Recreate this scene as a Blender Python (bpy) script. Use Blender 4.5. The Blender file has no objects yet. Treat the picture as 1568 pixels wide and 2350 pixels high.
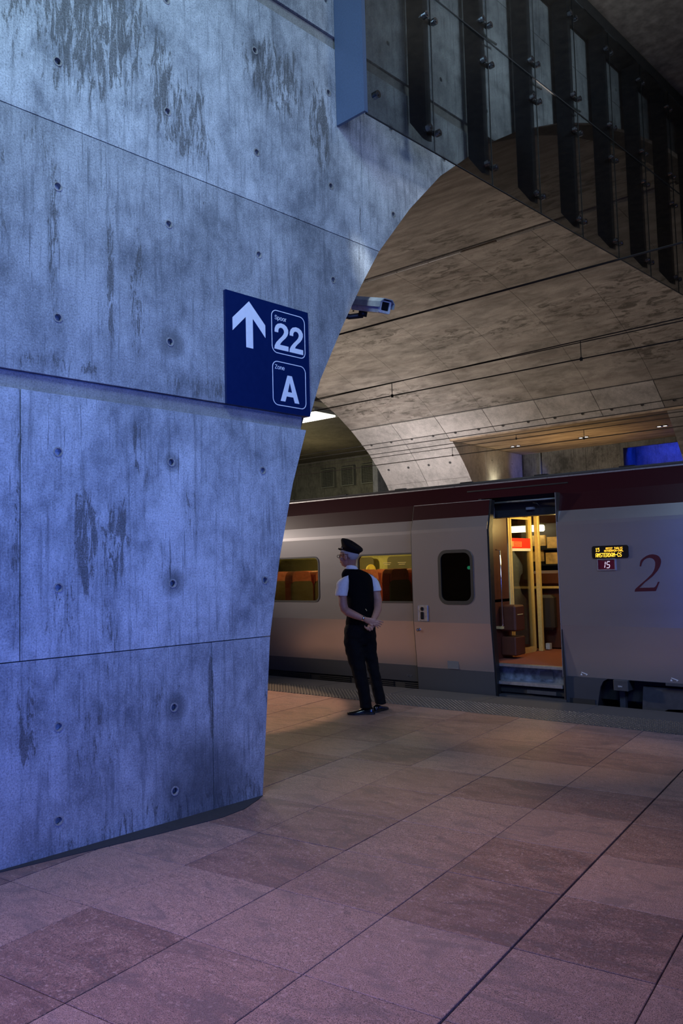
import bpy, bmesh, math, random
from mathutils import Vector, Matrix
from mathutils.geometry import tessellate_polygon
random.seed(7)
PI = math.pi
SC = bpy.context.scene
COL = SC.collection

# ------------------------------------------------------------------ camera
CAM_H = 1.5233
cam_d = bpy.data.cameras.new('camera')
cam_d.sensor_fit = 'AUTO'; cam_d.sensor_width = 36.0
cam_d.lens = 36.0 * 1863.9 / 2350.0
cam_d.clip_start = 0.05; cam_d.clip_end = 200
cam = bpy.data.objects.new('camera', cam_d); COL.objects.link(cam)
R_ = Vector((0.7645183516, 0.6440908988, -0.0256632832))      # image right in the world
D_ = Vector((-0.0647435225, 0.0371157099, -0.9972114622))     # image down
F_ = Vector((-0.6413423161, 0.7640479947, 0.0700763550))      # forward
m = Matrix((R_, -D_, -F_)).transposed().to_4x4(); m.translation = Vector((0, 0, CAM_H))
cam.matrix_world = m
SC.camera = cam

# ------------------------------------------------------------------ world, exposure
w = bpy.data.worlds.new('world'); SC.world = w; w.use_nodes = True
bg = w.node_tree.nodes['Background']
bg.inputs[0].default_value = (0.30, 0.38, 0.55, 1); bg.inputs[1].default_value = 0.05
SC.view_settings.view_transform = 'Standard'
SC.view_settings.look = 'None'
SC.view_settings.gamma = 1.0
SC.view_settings.use_curve_mapping = False
SC.view_settings.exposure = 0.0

# ------------------------------------------------------------------ lamps of the hall, with unseen fill and wash lights added
def aim(o, target):
    d = (Vector(target) - o.location)
    o.rotation_euler = d.to_track_quat('-Z', 'Y').to_euler()
def area(name, loc, target, sx, sy, power, color, spread=180):
    l = bpy.data.lights.new(name, 'AREA'); l.shape = 'RECTANGLE'; l.size = sx; l.size_y = sy
    l.energy = power; l.color = color; l.spread = math.radians(spread)
    o = bpy.data.objects.new(name, l); COL.objects.link(o); o.location = loc; aim(o, target); return o
def spot(name, loc, target, power, color, deg, blend=0.5, r=0.05):
    l = bpy.data.lights.new(name, 'SPOT'); l.energy = power; l.color = color
    l.spot_size = math.radians(deg); l.spot_blend = blend; l.shadow_soft_size = r
    o = bpy.data.objects.new(name, l); COL.objects.link(o); o.location = loc; aim(o, target); return o
def point(name, loc, power, color, r=0.1):
    l = bpy.data.lights.new(name, 'POINT'); l.energy = power; l.color = color; l.shadow_soft_size = r
    o = bpy.data.objects.new(name, l); COL.objects.link(o); o.location = loc; return o

area('blue_flood', (-2.7, -0.8, 0.8), (-4.3, 2.0, 1.1), 0.8, 0.8, 46, (0.006, 0.065, 1.0))
area('blue_fill', (0.6, 1.2, 2.2), (-4.1, 3.1, 1.6), 1.6, 1.6, 40, (0.06, 0.17, 1.0), 90)
area('sky_shaft', (-1.4, -0.8, 8.4), (-4.1, 2.0, 5.2), 2.0, 2.0, 100, (0.52, 0.80, 1.0), 80)
area('wall_fill', (0.6, 2.4, 5.2), (-4.1, 3.9, 4.2), 1.6, 1.6, 30, (0.38, 0.51, 0.93), 90)
spot('floor_wash_1', (-2.3, 0.9, 5.6), (-2.1, 1.9, 0), 230, (0.95, 0.66, 1.0), 56, 1.0, 0.5)  # floor washes: unseen spots added to brighten the paving
spot('floor_wash_4', (-2.5, 0.5, 3.4), (-2.55, 1.35, 0), 210, (0.92, 0.70, 1.0), 58, 1.0, 0.4)
spot('floor_wash_2', (0.6, 3.4, 5.6), (-0.6, 3.4, 0), 100, (1.0, 0.72, 0.96), 62, 1.0, 0.5)
spot('floor_wash_3', (-2.2, 3.4, 5.6), (-2.4, 3.6, 0), 215, (1.0, 0.66, 0.66), 50, 1.0, 0.5)
area('cladding_fill', (0.6, 6.2, 7.2), (-3.8, 7.8, 6.4), 2.0, 1.0, 60, (0.75, 0.88, 1.0), 80)  # unseen light added to brighten the wall behind the glass
spot('downlight_1', (-3.0, 6.4, 5.0), (-3.95, 6.9, 0), 200, (1.0, 0.66, 0.20), 26, 1.0)
spot('downlight_2', (-2.2, 6.0, 5.0), (-2.85, 6.35, 0), 260, (1.0, 0.62, 0.30), 26, 1.0)
spot('downlight_3', (-2.6, 4.4, 5.0), (-3.35, 4.8, 0), 140, (1.0, 0.78, 0.45), 22, 1.0)
spot('downlight_4', (-3.6, 5.0, 4.6), (-4.9, 5.1, 0), 70, (1.0, 0.82, 0.35), 18, 1.0)
spot('downlight_5', (-1.6, 4.0, 5.0), (-2.1, 4.2, 0), 130, (1.0, 0.66, 0.40), 24, 1.0)
spot('man_fill', (-3.5, 4.6, 4.9), (-5.42, 6.72, 1.25), 95, (0.80, 0.90, 1.0), 17, 1.0)  # unseen spot added to brighten the man's shirt
spot('left_shaft_lamp', (-11.5, 6.5, 4.7), (-8.2, 6.1, 0.0), 1900, (1.0, 0.62, 0.36), 35, 0.12, 0.03)
spot('left_fill_lamp', (-13.8, 5.6, 3.6), (-6.2, 8.4, 1.3), 1900, (1.0, 0.85, 0.74), 32, 1.0, 0.2)
area('train_left_fill', (-7.0, 4.9, 3.9), (-6.6, 8.6, 1.3), 2.0, 0.4, 46, (1.0, 0.80, 0.78), 100)  # unseen area light added to brighten the train's left part
area('vault_uplight_left', (-12.8, 16.4, 2.6), (-14.0, 20.4, 4.9), 1.4, 0.6, 62, (1.0, 0.90, 0.92), 110)
area('vault_uplight_low', (-12.0, 12.6, 2.8), (-13.4, 18.4, 6.4), 2.0, 0.6, 60, (1.0, 0.90, 0.84), 110)
area('vault_uplight_mid', (-9.6, 12.8, 2.8), (-9.2, 15.0, 7.0), 4.0, 1.0, 56, (1.0, 0.84, 0.76))
area('vault_uplight_right', (-5.6, 14.6, 2.0), (-5.6, 15.6, 7.0), 3.0, 1.0, 20, (1.0, 0.82, 0.72))
area('light_well_left', (-17.2, 12.5, 6.4), (-12.6, 14.5, 5.2), 2.5, 4.0, 420, (1.0, 0.80, 0.64))
point('left_soffit_fill', (-21.0, 22.5, 4.2), 170, (1.0, 0.82, 0.38), 0.5)  # unseen point light added to lift the far left soffit
area('alcove_warm', (-9.9, 22.0, 2.5), (-9.9, 22.0, 5.1), 2.5, 0.8, 24, (1.0, 0.64, 0.28), 120)
area('alcove_blue', (-7.9, 24.72, 4.98), (-7.9, 25.5, 4.5), 2.2, 0.15, 34, (0.0, 0.04, 1.0))
spot('pier_lamp', (-12.2, 22.35, 4.18), (-12.54, 22.4, 4.5), 4.5, (1.0, 0.88, 0.60), 110, 0.6)
spot('pier_blue', (-11.3, 24.0, 4.3), (-12.54, 24.2, 4.6), 14, (0.12, 0.20, 1.0), 80, 0.6)
area('train_side_blue', (0.6, 4.6, 4.6), (-2.0, 8.6, 2.0), 1.2, 1.2, 34, (0.34, 0.44, 1.0), 70)

# ------------------------------------------------------------------ node helpers and materials
class NT:
    def __init__(s, mat):
        s.m = mat; s.t = mat.node_tree; s.t.nodes.clear()
    def n(s, typ, **kw):
        nd = s.t.nodes.new(typ)
        for k, v in kw.items():
            if k.startswith('i_'):
                key = k[2:]
                key = int(key) if key.isdigit() else key.replace('_', ' ')
                s.set(nd.inputs[key], v)
            else: setattr(nd, k, v)
        return nd
    def set(s, sock, v):
        if isinstance(v, bpy.types.NodeSocket): s.t.links.new(v, sock)
        else: sock.default_value = v
    def math(s, op, a, b=0.0, clamp=False):
        nd = s.t.nodes.new('ShaderNodeMath'); nd.operation = op; nd.use_clamp = clamp
        s.set(nd.inputs[0], a); s.set(nd.inputs[1], b); return nd.outputs[0]
    def ramp(s, f, a, b, lo=0.0, hi=1.0):
        nd = s.t.nodes.new('ShaderNodeMapRange'); s.set(nd.inputs[0], f)
        nd.inputs[1].default_value = a; nd.inputs[2].default_value = b
        nd.inputs[3].default_value = lo; nd.inputs[4].default_value = hi; return nd.outputs[0]
    def mix(s, f, a, b, mode='MIX'):
        nd = s.t.nodes.new('ShaderNodeMix'); nd.data_type = 'RGBA'; nd.blend_type = mode
        s.set(nd.inputs[0], f)
        for k, v in ((6, a), (7, b)):
            s.set(nd.inputs[k], (*v, 1) if isinstance(v, tuple) and len(v) == 3 else v)
        return nd.outputs[2]
    def coord(s, kind='Object'):
        if kind == 'World': return s.n('ShaderNodeNewGeometry').outputs['Position']
        return s.n('ShaderNodeTexCoord').outputs[kind]
    def mapv(s, vec, scale=(1, 1, 1), loc=(0, 0, 0)):
        nd = s.n('ShaderNodeMapping'); s.set(nd.inputs[0], vec)
        nd.inputs['Scale'].default_value = scale; nd.inputs['Location'].default_value = loc; return nd.outputs[0]
    def noise(s, vec, scale, detail=4, rough=0.55, dist=0.0):
        nd = s.n('ShaderNodeTexNoise'); s.set(nd.inputs['Vector'], vec)
        nd.inputs['Scale'].default_value = scale; nd.inputs['Detail'].default_value = detail
        nd.inputs['Roughness'].default_value = rough; nd.inputs['Distortion'].default_value = dist
        return nd.outputs['Fac']
    def out(s, shader): s.t.links.new(shader, s.n('ShaderNodeOutputMaterial').inputs[0])
    def bsdf(s, color, rough=0.5, metal=0.0, spec=0.5, bump=None, bstr=0.2, bdist=0.01, **kw):
        nd = s.n('ShaderNodeBsdfPrincipled')
        s.set(nd.inputs['Base Color'], (*color, 1) if isinstance(color, tuple) else color)
        s.set(nd.inputs['Roughness'], rough); s.set(nd.inputs['Metallic'], metal)
        nd.inputs['Specular IOR Level'].default_value = spec
        for k, v in kw.items(): s.set(nd.inputs[k.replace('_', ' ')], v)
        if bump is not None:
            b = s.n('ShaderNodeBump'); b.inputs['Strength'].default_value = bstr
            b.inputs['Distance'].default_value = bdist; s.set(b.inputs['Height'], bump)
            s.t.links.new(b.outputs[0], nd.inputs['Normal'])
        s.out(nd.outputs[0]); return nd
def newmat(name):
    mt = bpy.data.materials.new(name); mt.use_nodes = True; return mt, NT(mt)
M = {}
def plain(name, color, rough=0.5, metal=0.0, spec=0.5, var=0.12, scale=30.0):
    """flat colour with a little procedural wear in tone and gloss"""
    mt, t = newmat(name)
    n = t.noise(t.coord('World'), scale, 3)
    c = t.mix(t.ramp(n, 0.3, 0.7), tuple(x * (1 - var) for x in color), tuple(min(1, x * (1 + var)) for x in color))
    t.bsdf(c, t.ramp(n, 0.3, 0.7, rough * 0.9, min(1, rough * 1.1)), metal, spec)
    M[name] = mt; return mt
def emit(name, color, strength):
    mt, t = newmat(name)
    e = t.n('ShaderNodeEmission'); e.inputs[0].default_value = (*color, 1); e.inputs[1].default_value = strength
    t.out(e.outputs[0]); M[name] = mt; return mt

def blob(t, sx, sz, cx, cz, rx, rz):
    """soft elliptical mask in the wall's own length/height coordinates"""
    a = t.math('POWER', t.math('DIVIDE', t.math('SUBTRACT', sx, cx), rx), 2.0)
    b = t.math('POWER', t.math('DIVIDE', t.math('SUBTRACT', sz, cz), rz), 2.0)
    return t.ramp(t.math('ADD', a, b), 0.1, 1.0, 1.0, 0.0)
def concrete(name, lo, hi, streaks=(), stainc=(0.085, 0.078, 0.066), holes=None, drip=0.55, world=False, speck=0.5, tone=False):
    mt, t = newmat(name)
    v = t.coord('World' if world else 'Object')
    sep = t.n('ShaderNodeSeparateXYZ'); t.set(sep.inputs[0], v)
    big = t.noise(v, 1.1, 5, 0.6, 0.4)
    mid = t.noise(t.mapv(v, (1.4, 1.4, 0.9)), 3.6, 6, 0.62, 0.6)
    fine = t.noise(v, 95, 4, 0.85)
    cloud = t.noise(t.mapv(v, (1.2, 1.2, 0.8)), 7.0, 8, 0.74, 0.35)
    vert = t.noise(t.mapv(v, (24, 24, 1.5)), 1.0, 8, 0.72, 0.3)
    f = t.math('ADD', t.math('ADD', t.math('MULTIPLY', big, 0.45), t.math('MULTIPLY', mid, 0.25)), t.math('MULTIPLY', cloud, 0.30))
    c = t.mix(t.ramp(f, 0.40, 0.57), lo, hi)
    if tone:
        c = t.mix(1.0, c, t.n('ShaderNodeObjectInfo').outputs['Color'], 'MULTIPLY')
    c = t.mix(t.math('MULTIPLY', t.ramp(fine, 0.52, 0.34), speck * 1.35), c, tuple(x * 0.42 for x in lo))
    c = t.mix(t.math('MULTIPLY', t.ramp(fine, 0.55, 0.68), speck * 0.8), c, tuple(min(1, x * 1.35) for x in hi))
    # faint vertical drips everywhere
    c = t.mix(t.math('MULTIPLY', t.ramp(vert, 0.52, 0.72), drip), c, tuple(x * 0.50 for x in lo))
    thin = t.noise(t.mapv(v, (60, 60, 1.6)), 1.0, 6, 0.7, 0.35)
    c = t.mix(t.math('MULTIPLY', t.math('MULTIPLY', t.ramp(thin, 0.60, 0.66), t.ramp(big, 0.42, 0.60)), drip), c, tuple(x * 0.28 for x in lo))
    # strong run-off marks where the photograph has them
    if streaks:
        mask = None
        for s in streaks:
            b = t.math('MULTIPLY', blob(t, sep.outputs[0], sep.outputs[2], *s[:4]), s[4] if len(s) > 4 else 1.0)
            mask = b if mask is None else t.math('MAXIMUM', mask, b)
        st = t.noise(t.mapv(v, (26, 26, 4.2)), 1.0, 9, 0.76, 0.9)
        thr = t.math('SUBTRACT', st, t.ramp(mask, 0.0, 1.0, 0.72, 0.455))
        sm = t.math('MULTIPLY', t.ramp(thr, 0.0, 0.035), t.ramp(mask, 0.02, 0.25))
        c = t.mix(t.math('MULTIPLY', sm, t.ramp(fine, 0.40, 0.58, 0.95, 0.50)), c, stainc)
        c = t.mix(t.math('MULTIPLY', t.ramp(mask, 0.1, 0.9), t.math('MULTIPLY', t.ramp(st, 0.42, 0.60), 0.45)), c, tuple(x * 0.45 for x in lo))
    if holes:  # damp halo round a few tie holes, broad darker patch at the wall foot
        hm = None
        for hx, hz, r in holes:
            b = blob(t, sep.outputs[0], sep.outputs[2], hx, hz, r, r * 1.1)
            hm = b if hm is None else t.math('MAXIMUM', hm, b)
        c = t.mix(t.math('MULTIPLY', hm, t.ramp(mid, 0.3, 0.6, 0.45, 0.8)), c, tuple(x * 0.3 for x in lo))
    pit = t.ramp(t.noise(v, 38, 2, 0.5), 0.27, 0.33)
    h = t.math('ADD', t.math('ADD', t.math('MULTIPLY', mid, 0.7), t.math('MULTIPLY', fine, 0.10)), t.math('MULTIPLY', pit, 0.15))
    t.bsdf(c, t.ramp(vert, 0.3, 0.7, 0.62, 0.85), 0, 0.35, bump=h, bstr=0.55, bdist=0.02)
    M[name] = mt; return mt

STR = [(-1.25, 5.0, 0.75, 0.95, 1.0), (-0.55, 4.55, 0.35, 0.5, 0.9), (-0.75, 4.75, 0.16, 0.6, 1.0), (0.25, 5.2, 0.45, 0.45, 1.0), (0.72, 5.0, 0.22, 0.65, 0.9),
       (-1.13, 3.35, 0.045, 0.75, 1.0), (-1.50, 3.5, 0.05, 0.8, 0.9), (-0.95, 3.25, 0.10, 0.6, 0.85), (-1.78, 3.6, 0.06, 0.9, 0.6),
       (-1.30, 1.72, 0.13, 0.48, 1.0), (-1.10, 1.72, 0.16, 0.42, 0.95), (-1.15, 1.15, 0.08, 0.5, 0.75), (-1.70, 2.2, 0.03, 0.6, 0.85),
       (-0.42, 0.70, 0.035, 0.55, 1.0), (-1.65, 0.75, 0.12, 0.45, 0.85), (-1.25, 0.6, 0.3, 0.5, 0.6), (-0.15, 0.2, 0.10, 0.3, 0.6), (0.0, 1.75, 0.08, 0.3, 0.5),
       (-0.9, 2.2, 0.2, 0.35, 0.6), (-0.6, 0.02, 1.6, 0.22, 0.75), (-1.4, 2.75, 0.6, 0.09, 0.7), (-0.5, 2.73, 0.35, 0.09, 0.8), (1.15, 4.1, 0.04, 1.0, 0.6),
       (-1.72, 1.7, 0.08, 0.7, 0.7), (-0.55, 1.95, 0.10, 0.35, 0.55), (-1.0, 0.75, 0.5, 0.35, 0.55), (0.05, 0.75, 0.03, 0.3, 0.6), (-0.95, 2.3, 0.05, 0.3, 0.8), (-1.45, 1.3, 0.25, 0.5, 0.6), (-0.75, 1.55, 0.12, 0.2, 0.6),
       (-0.45, 4.0, 0.35, 0.25, 0.55), (0.5, 4.0, 0.3, 0.2, 0.5), (-1.6, 4.0, 0.15, 0.25, 0.6), (-1.05, 3.9, 0.3, 0.25, 0.5), (-1.75, 5.0, 0.12, 0.8, 0.8), (0.8, 4.4, 0.2, 0.3, 0.45), (-0.35, 2.75, 0.6, 0.12, 0.8)]
concrete('wall_concrete', (0.20, 0.215, 0.235), (0.60, 0.62, 0.63), STR, holes=[(-0.50, 0.12, 0.42), (-0.70, 1.465, 0.10), (-0.70, 3.01, 0.11), (-0.69, 0.69, 0.10), (-0.69, 0.18, 0.14), (-0.70, 2.23, 0.07), (0.06, 5.32, 0.10)], tone=True, drip=.8)
concrete('band_concrete', (0.22, 0.215, 0.20), (0.36, 0.35, 0.33), drip=0.3)
concrete('joint_concrete', (0.05, 0.05, 0.05), (0.10, 0.10, 0.10), drip=0.1, world=True)

mt, t = newmat('vault_concrete')           # boards run with the vault, stains smear along them
v = t.coord('World')
big = t.noise(t.mapv(v, (0.5, 1.0, 1.0)), 0.9, 6, 0.65, 0.5); md = t.noise(t.mapv(v, (0.8, 2.2, 2.2)), 2.2, 6, 0.6, 0.5)
board = t.noise(t.mapv(v, (0.5, 7.0, 5.0)), 1.0, 4, 0.6); fine = t.noise(v, 60, 3, 0.7)
c = t.mix(t.ramp(t.math('ADD', t.math('MULTIPLY', big, 0.5), t.math('MULTIPLY', md, 0.5)), 0.38, 0.60), (0.20, 0.185, 0.165), (0.42, 0.385, 0.345))
c = t.mix(t.math('MULTIPLY', t.ramp(t.noise(t.mapv(v, (1.0, 2.6, 2.6)), 2.6, 8, 0.72, 0.7), 0.50, 0.60), t.ramp(t.noise(t.mapv(v, (0.55, 0.8, 0.8)), 0.55, 3, 0.5), 0.46, 0.58, 0.0, 0.85)), c, (0.085, 0.078, 0.066))
c = t.mix(t.math('MULTIPLY', t.ramp(board, 0.5, 0.66), 0.28), c, (0.17, 0.13, 0.11))
c = t.mix(t.math('MULTIPLY', t.ramp(fine, 0.5, 0.3), 0.4), c, (0.12, 0.11, 0.10))
t.bsdf(c, 0.8, 0, 0.3, bump=t.math('ADD', board, t.math('MULTIPLY', fine, 0.3)), bstr=0.4, bdist=0.015)
M['vault_concrete'] = mt
concrete('pier_concrete', (0.34, 0.33, 0.31), (0.60, 0.57, 0.54), drip=0.25, world=True)
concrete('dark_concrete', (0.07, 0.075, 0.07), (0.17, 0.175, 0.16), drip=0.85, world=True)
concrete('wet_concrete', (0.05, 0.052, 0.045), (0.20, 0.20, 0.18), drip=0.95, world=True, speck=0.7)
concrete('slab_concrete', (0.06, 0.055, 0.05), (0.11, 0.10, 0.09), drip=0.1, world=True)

mt, t = newmat('light_streak_ceiling')          # ochre soffit, streaks of light painted into its colour
v = t.coord('World')
s1 = t.noise(t.mapv(v, (0.7, 4.5, 1)), 1.3, 6, 0.65, 0.8)
c = t.mix(t.ramp(s1, 0.36, 0.64), (0.20, 0.145, 0.10), (0.52, 0.41, 0.29))
t.bsdf(c, 0.6, 0, 0.4, bump=s1, bstr=0.3, bdist=0.01); M['light_streak_ceiling'] = mt

mt, t = newmat('granite')                  # pink-brown flamed granite, tone differs from slab to slab
v = t.coord('World')
rnd = t.n('ShaderNodeObjectInfo').outputs['Random']
off = t.n('ShaderNodeCombineXYZ'); t.set(off.inputs[2], t.math('MULTIPLY', rnd, 37.0))
vv = t.n('ShaderNodeVectorMath', operation='ADD'); t.set(vv.inputs[0], v); t.set(vv.inputs[1], off.outputs[0]); vv = vv.outputs[0]
g1 = t.noise(vv, 230, 2, 0.8); g2 = t.noise(vv, 58, 4, 0.7, 0.8); cl = t.noise(t.mapv(vv, (1.0, 2.4, 1)), 2.6, 5, 0.6, 1.2); vein = t.noise(t.mapv(vv, (1.4, 4.2, 1)), 2.4, 6, 0.62, 2.5)
c = t.mix(t.ramp(rnd, 0, 1), (0.175, 0.092, 0.074), (0.36, 0.235, 0.20))
c = t.mix(t.ramp(cl, 0.42, 0.72, 0, .8), c, (0.42, 0.26, 0.21))
c = t.mix(t.math('MULTIPLY', t.ramp(g1, 0.52, 0.40), 0.85), c, (0.050, 0.036, 0.034))
c = t.mix(t.math('MULTIPLY', t.ramp(g2, 0.54, 0.68), 0.55), c, (0.52, 0.38, 0.34))
c = t.mix(t.math('MULTIPLY', t.math('MULTIPLY', t.ramp(t.math('ABSOLUTE', t.math('SUBTRACT', vein, 0.5)), 0.022, 0.0), t.ramp(cl, 0.50, 0.60)), 0.7), c, (0.055, 0.05, 0.05))
c = t.mix(t.math('MULTIPLY', t.ramp(cl, 0.47, 0.36), 0.45), c, (0.13, 0.10, 0.095))
t.bsdf(c, t.ramp(g2, 0.3, 0.7, 0.42, 0.66), 0, 0.45, bump=t.math('ADD', g1, g2), bstr=0.35, bdist=0.004)
M['granite'] = mt
plain('slab_brown', (0.30, 0.24, 0.18), 0.8, var=0.35, scale=9)
plain('grout', (0.030, 0.026, 0.026), 0.9)
plain('edge_stone', (0.055, 0.052, 0.052), 0.75, var=0.3, scale=60)
plain('tactile_stone', (0.060, 0.056, 0.052), 0.55, var=0.3, scale=70)
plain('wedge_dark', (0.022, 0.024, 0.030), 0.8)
plain('sign_blue', (0.0015, 0.012, 0.072), 0.35, spec=0.4, var=0.05)
plain('sign_white', (0.80, 0.82, 0.86), 0.45, var=0.03)
plain('panel_blue_grey', (0.10, 0.145, 0.24), 0.42, 0.25, var=0.1, scale=90)
plain('steel_dark', (0.030, 0.034, 0.042), 0.5, 0.6)
plain('bolt_steel', (0.35, 0.36, 0.40), 0.22, 1.0)
plain('cable_black', (0.012, 0.012, 0.012), 0.6)
plain('wire_dark', (0.015, 0.013, 0.012), 0.5, 0.5)
plain('cam_grey', (0.28, 0.31, 0.33), 0.35, 0.2)
plain('cam_light', (0.55, 0.58, 0.60), 0.30, 0.1)
plain('black_gloss', (0.010, 0.011, 0.014), 0.10)
plain('rubber', (0.010, 0.010, 0.010), 0.5)
plain('ballast', (0.035, 0.032, 0.030), 0.95, var=0.5, scale=25)
plain('rail_steel', (0.16, 0.13, 0.11), 0.4, 0.8)
plain('grille_grey', (0.17, 0.185, 0.17), 0.5, 0.4)
plain('silver_trim', (0.55, 0.55, 0.56), 0.3, 0.8)

def train_paint(name, col, rough, metal):
    mt, t = newmat(name)
    v = t.coord('World'); n = t.noise(v, 900, 1, 0.5); d = t.noise(t.mapv(v, (0.6, 1, 2.4)), 1.5, 4)
    c = t.mix(t.ramp(n, 0.3, 0.7), tuple(x * 0.86 for x in col), tuple(min(1, x * 1.12) for x in col))
    c = t.mix(t.math('MULTIPLY', t.ramp(d, 0.5, 0.75), 0.25), c, tuple(x * 0.6 for x in col))
    t.bsdf(c, rough, metal, 0.5); M[name] = mt
train_paint('train_silver', (0.53, 0.515, 0.535), 0.27, 0.86)
train_paint('train_maroon', (0.024, 0.0022, 0.005), 0.28, 0.0)
train_paint('train_skirt', (0.050, 0.054, 0.062), 0.45, 0.2)
plain('train_roof', (0.050, 0.050, 0.046), 0.6)
plain('train_under', (0.012, 0.012, 0.012), 0.7)
plain('train_box', (0.045, 0.047, 0.052), 0.5)
plain('maroon_print', (0.050, 0.004, 0.008), 0.4, var=0.04)
plain('white_print', (0.55, 0.58, 0.62), 0.5, var=0.05)
plain('grey_print', (0.10, 0.105, 0.115), 0.5, var=0.05)
plain('worn_metal', (0.16, 0.18, 0.21), 0.55, 0.3, var=0.6, scale=14)
plain('brass_alu', (0.74, 0.58, 0.22), 0.4, 0.15, var=0.08)
plain('inner_brown', (0.085, 0.028, 0.014), 0.45)
plain('inner_dark', (0.030, 0.022, 0.016), 0.6)
plain('inner_wall', (0.46, 0.42, 0.17), 0.6)
plain('inner_ceiling', (0.10, 0.09, 0.07), 0.6)
plain('carpet', (0.26, 0.07, 0.03), 0.95, var=0.35, scale=120)
plain('poster_red', (0.80, 0.035, 0.02), 0.5, var=0.04)
plain('poster_print', (0.85, 0.62, 0.25), 0.5, var=0.04)
plain('seat_red', (0.30, 0.040, 0.040), 0.85, var=0.2)
plain('seat_cover', (0.50, 0.14, 0.10), 0.85, var=0.2)
plain('seat_shell', (0.10, 0.085, 0.045), 0.6)
plain('seat_yellow', (0.75, 0.55, 0.12), 0.6)
plain('paper_tan', (0.55, 0.38, 0.16), 0.8, var=0.3, scale=14)
plain('plaster_white', (0.50, 0.55, 0.56), 0.7)
emit('led_amber', (1.0, 0.50, 0.04), 2.6)
emit('segment_white', (0.85, 0.75, 1.0), 0.85)
emit('tube_light', (1.0, 0.90, 0.55), 5.5)
emit('ceiling_glow', (1.0, 0.62, 0.22), 2.2)
emit('strip_light', (1.0, 0.97, 0.80), 5.0)
emit('spot_glow', (1.0, 0.95, 0.85), 4.0)
emit('green_glow', (0.08, 0.80, 0.35), 1.4)
emit('low_lamp', (1.0, 0.95, 0.65), 3.0)
plain('led_black', (0.012, 0.010, 0.008), 0.25)
plain('wine_screen', (0.11, 0.006, 0.018), 0.3, var=0.04)
plain('skin', (0.42, 0.22, 0.16), 0.55, var=0.08, scale=60)
plain('grey_hair', (0.42, 0.42, 0.43), 0.7, var=0.25, scale=220)
plain('black_cloth', (0.0028, 0.0030, 0.0042), 0.9, spec=0.12, var=0.2, scale=120)
plain('trouser_cloth', (0.0040, 0.0042, 0.0058), 0.85, spec=0.18, var=0.2, scale=120)
plain('cap_cloth', (0.0045, 0.005, 0.008), 0.8, spec=0.2)
plain('shirt_cloth', (0.76, 0.80, 0.84), 0.8, var=0.05, scale=60)
plain('shoe_leather', (0.006, 0.006, 0.006), 0.13)
plain('chrome', (0.7, 0.7, 0.72), 0.15, 1.0)

def glassmat(name, tint, gloss_rough, refl=1.0):
    mt, t = newmat(name)
    tr = t.n('ShaderNodeBsdfTransparent'); tr.inputs[0].default_value = (*tint, 1)
    gl = t.n('ShaderNodeBsdfGlossy'); gl.inputs['Roughness'].default_value = gloss_rough
    lw = t.n('ShaderNodeFresnel'); lw.inputs[0].default_value = 1.45
    mx = t.n('ShaderNodeMixShader'); t.set(mx.inputs[0], t.math('MULTIPLY', lw.outputs[0], refl))
    t.t.links.new(tr.outputs[0], mx.inputs[1]); t.t.links.new(gl.outputs[0], mx.inputs[2])
    t.out(mx.outputs[0]); M[name] = mt
glassmat('grey_glass', (0.74, 0.76, 0.77), 0.04, 0.45)
glassmat('train_glass', (0.74, 0.72, 0.55), 0.02, 0.6)
glassmat('door_glass', (0.30, 0.32, 0.34), 0.03, 0.8)
glassmat('inner_glass', (0.90, 0.88, 0.80), 0.02, 0.4)

# ------------------------------------------------------------------ object helpers
def tagt(o, label, cat, group=None):
    o['label'] = label; o['category'] = cat
    if group: o['group'] = group
    return o
def struct(o, label=None):
    o['kind'] = 'structure'
    if label: o['label'] = label
    return o
def empty(name, label=None, cat=None, loc=(0, 0, 0), rz=0.0, group=None):
    o = bpy.data.objects.new(name, None); COL.objects.link(o); o.empty_display_size = 0.1
    o.location = loc; o.rotation_euler = (0, 0, rz)
    if label: tagt(o, label, cat, group)
    return o
def link_mesh(name, me, parent=None):
    o = bpy.data.objects.new(name, me); COL.objects.link(o)
    if parent: o.parent = parent
    return o
def fin(name, bm, mats, parent=None, smooth=False, recalc=True):
    if recalc: bmesh.ops.recalc_face_normals(bm, faces=bm.faces)
    me = bpy.data.meshes.new(name)
    if smooth:
        for f in bm.faces: f.smooth = True
    bm.to_mesh(me); bm.free()
    for x in (mats if isinstance(mats, (list, tuple)) else [mats]): me.materials.append(M[x])
    return link_mesh(name, me, parent)
def box(bm, x0, x1, y0, y1, z0, z1, mi=0, bev=0.0):
    vs = [bm.verts.new(p) for p in ((x0, y0, z0), (x1, y0, z0), (x1, y1, z0), (x0, y1, z0), (x0, y0, z1), (x1, y0, z1), (x1, y1, z1), (x0, y1, z1))]
    fs = [bm.faces.new([vs[i] for i in q]) for q in ((0, 3, 2, 1), (4, 5, 6, 7), (0, 1, 5, 4), (1, 2, 6, 5), (2, 3, 7, 6), (3, 0, 4, 7))]
    for f in fs: f.material_index = mi
    if bev > 0:
        es = list({e for f in fs for e in f.edges})
        bmesh.ops.bevel(bm, geom=es, offset=bev, segments=1, affect='EDGES', profile=0.5)
    return vs
def boxo(name, b, mat, parent=None, bev=0.0, smooth=False):
    bm = bmesh.new(); box(bm, *b, bev=bev); return fin(name, bm, mat, parent, smooth)
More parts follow.
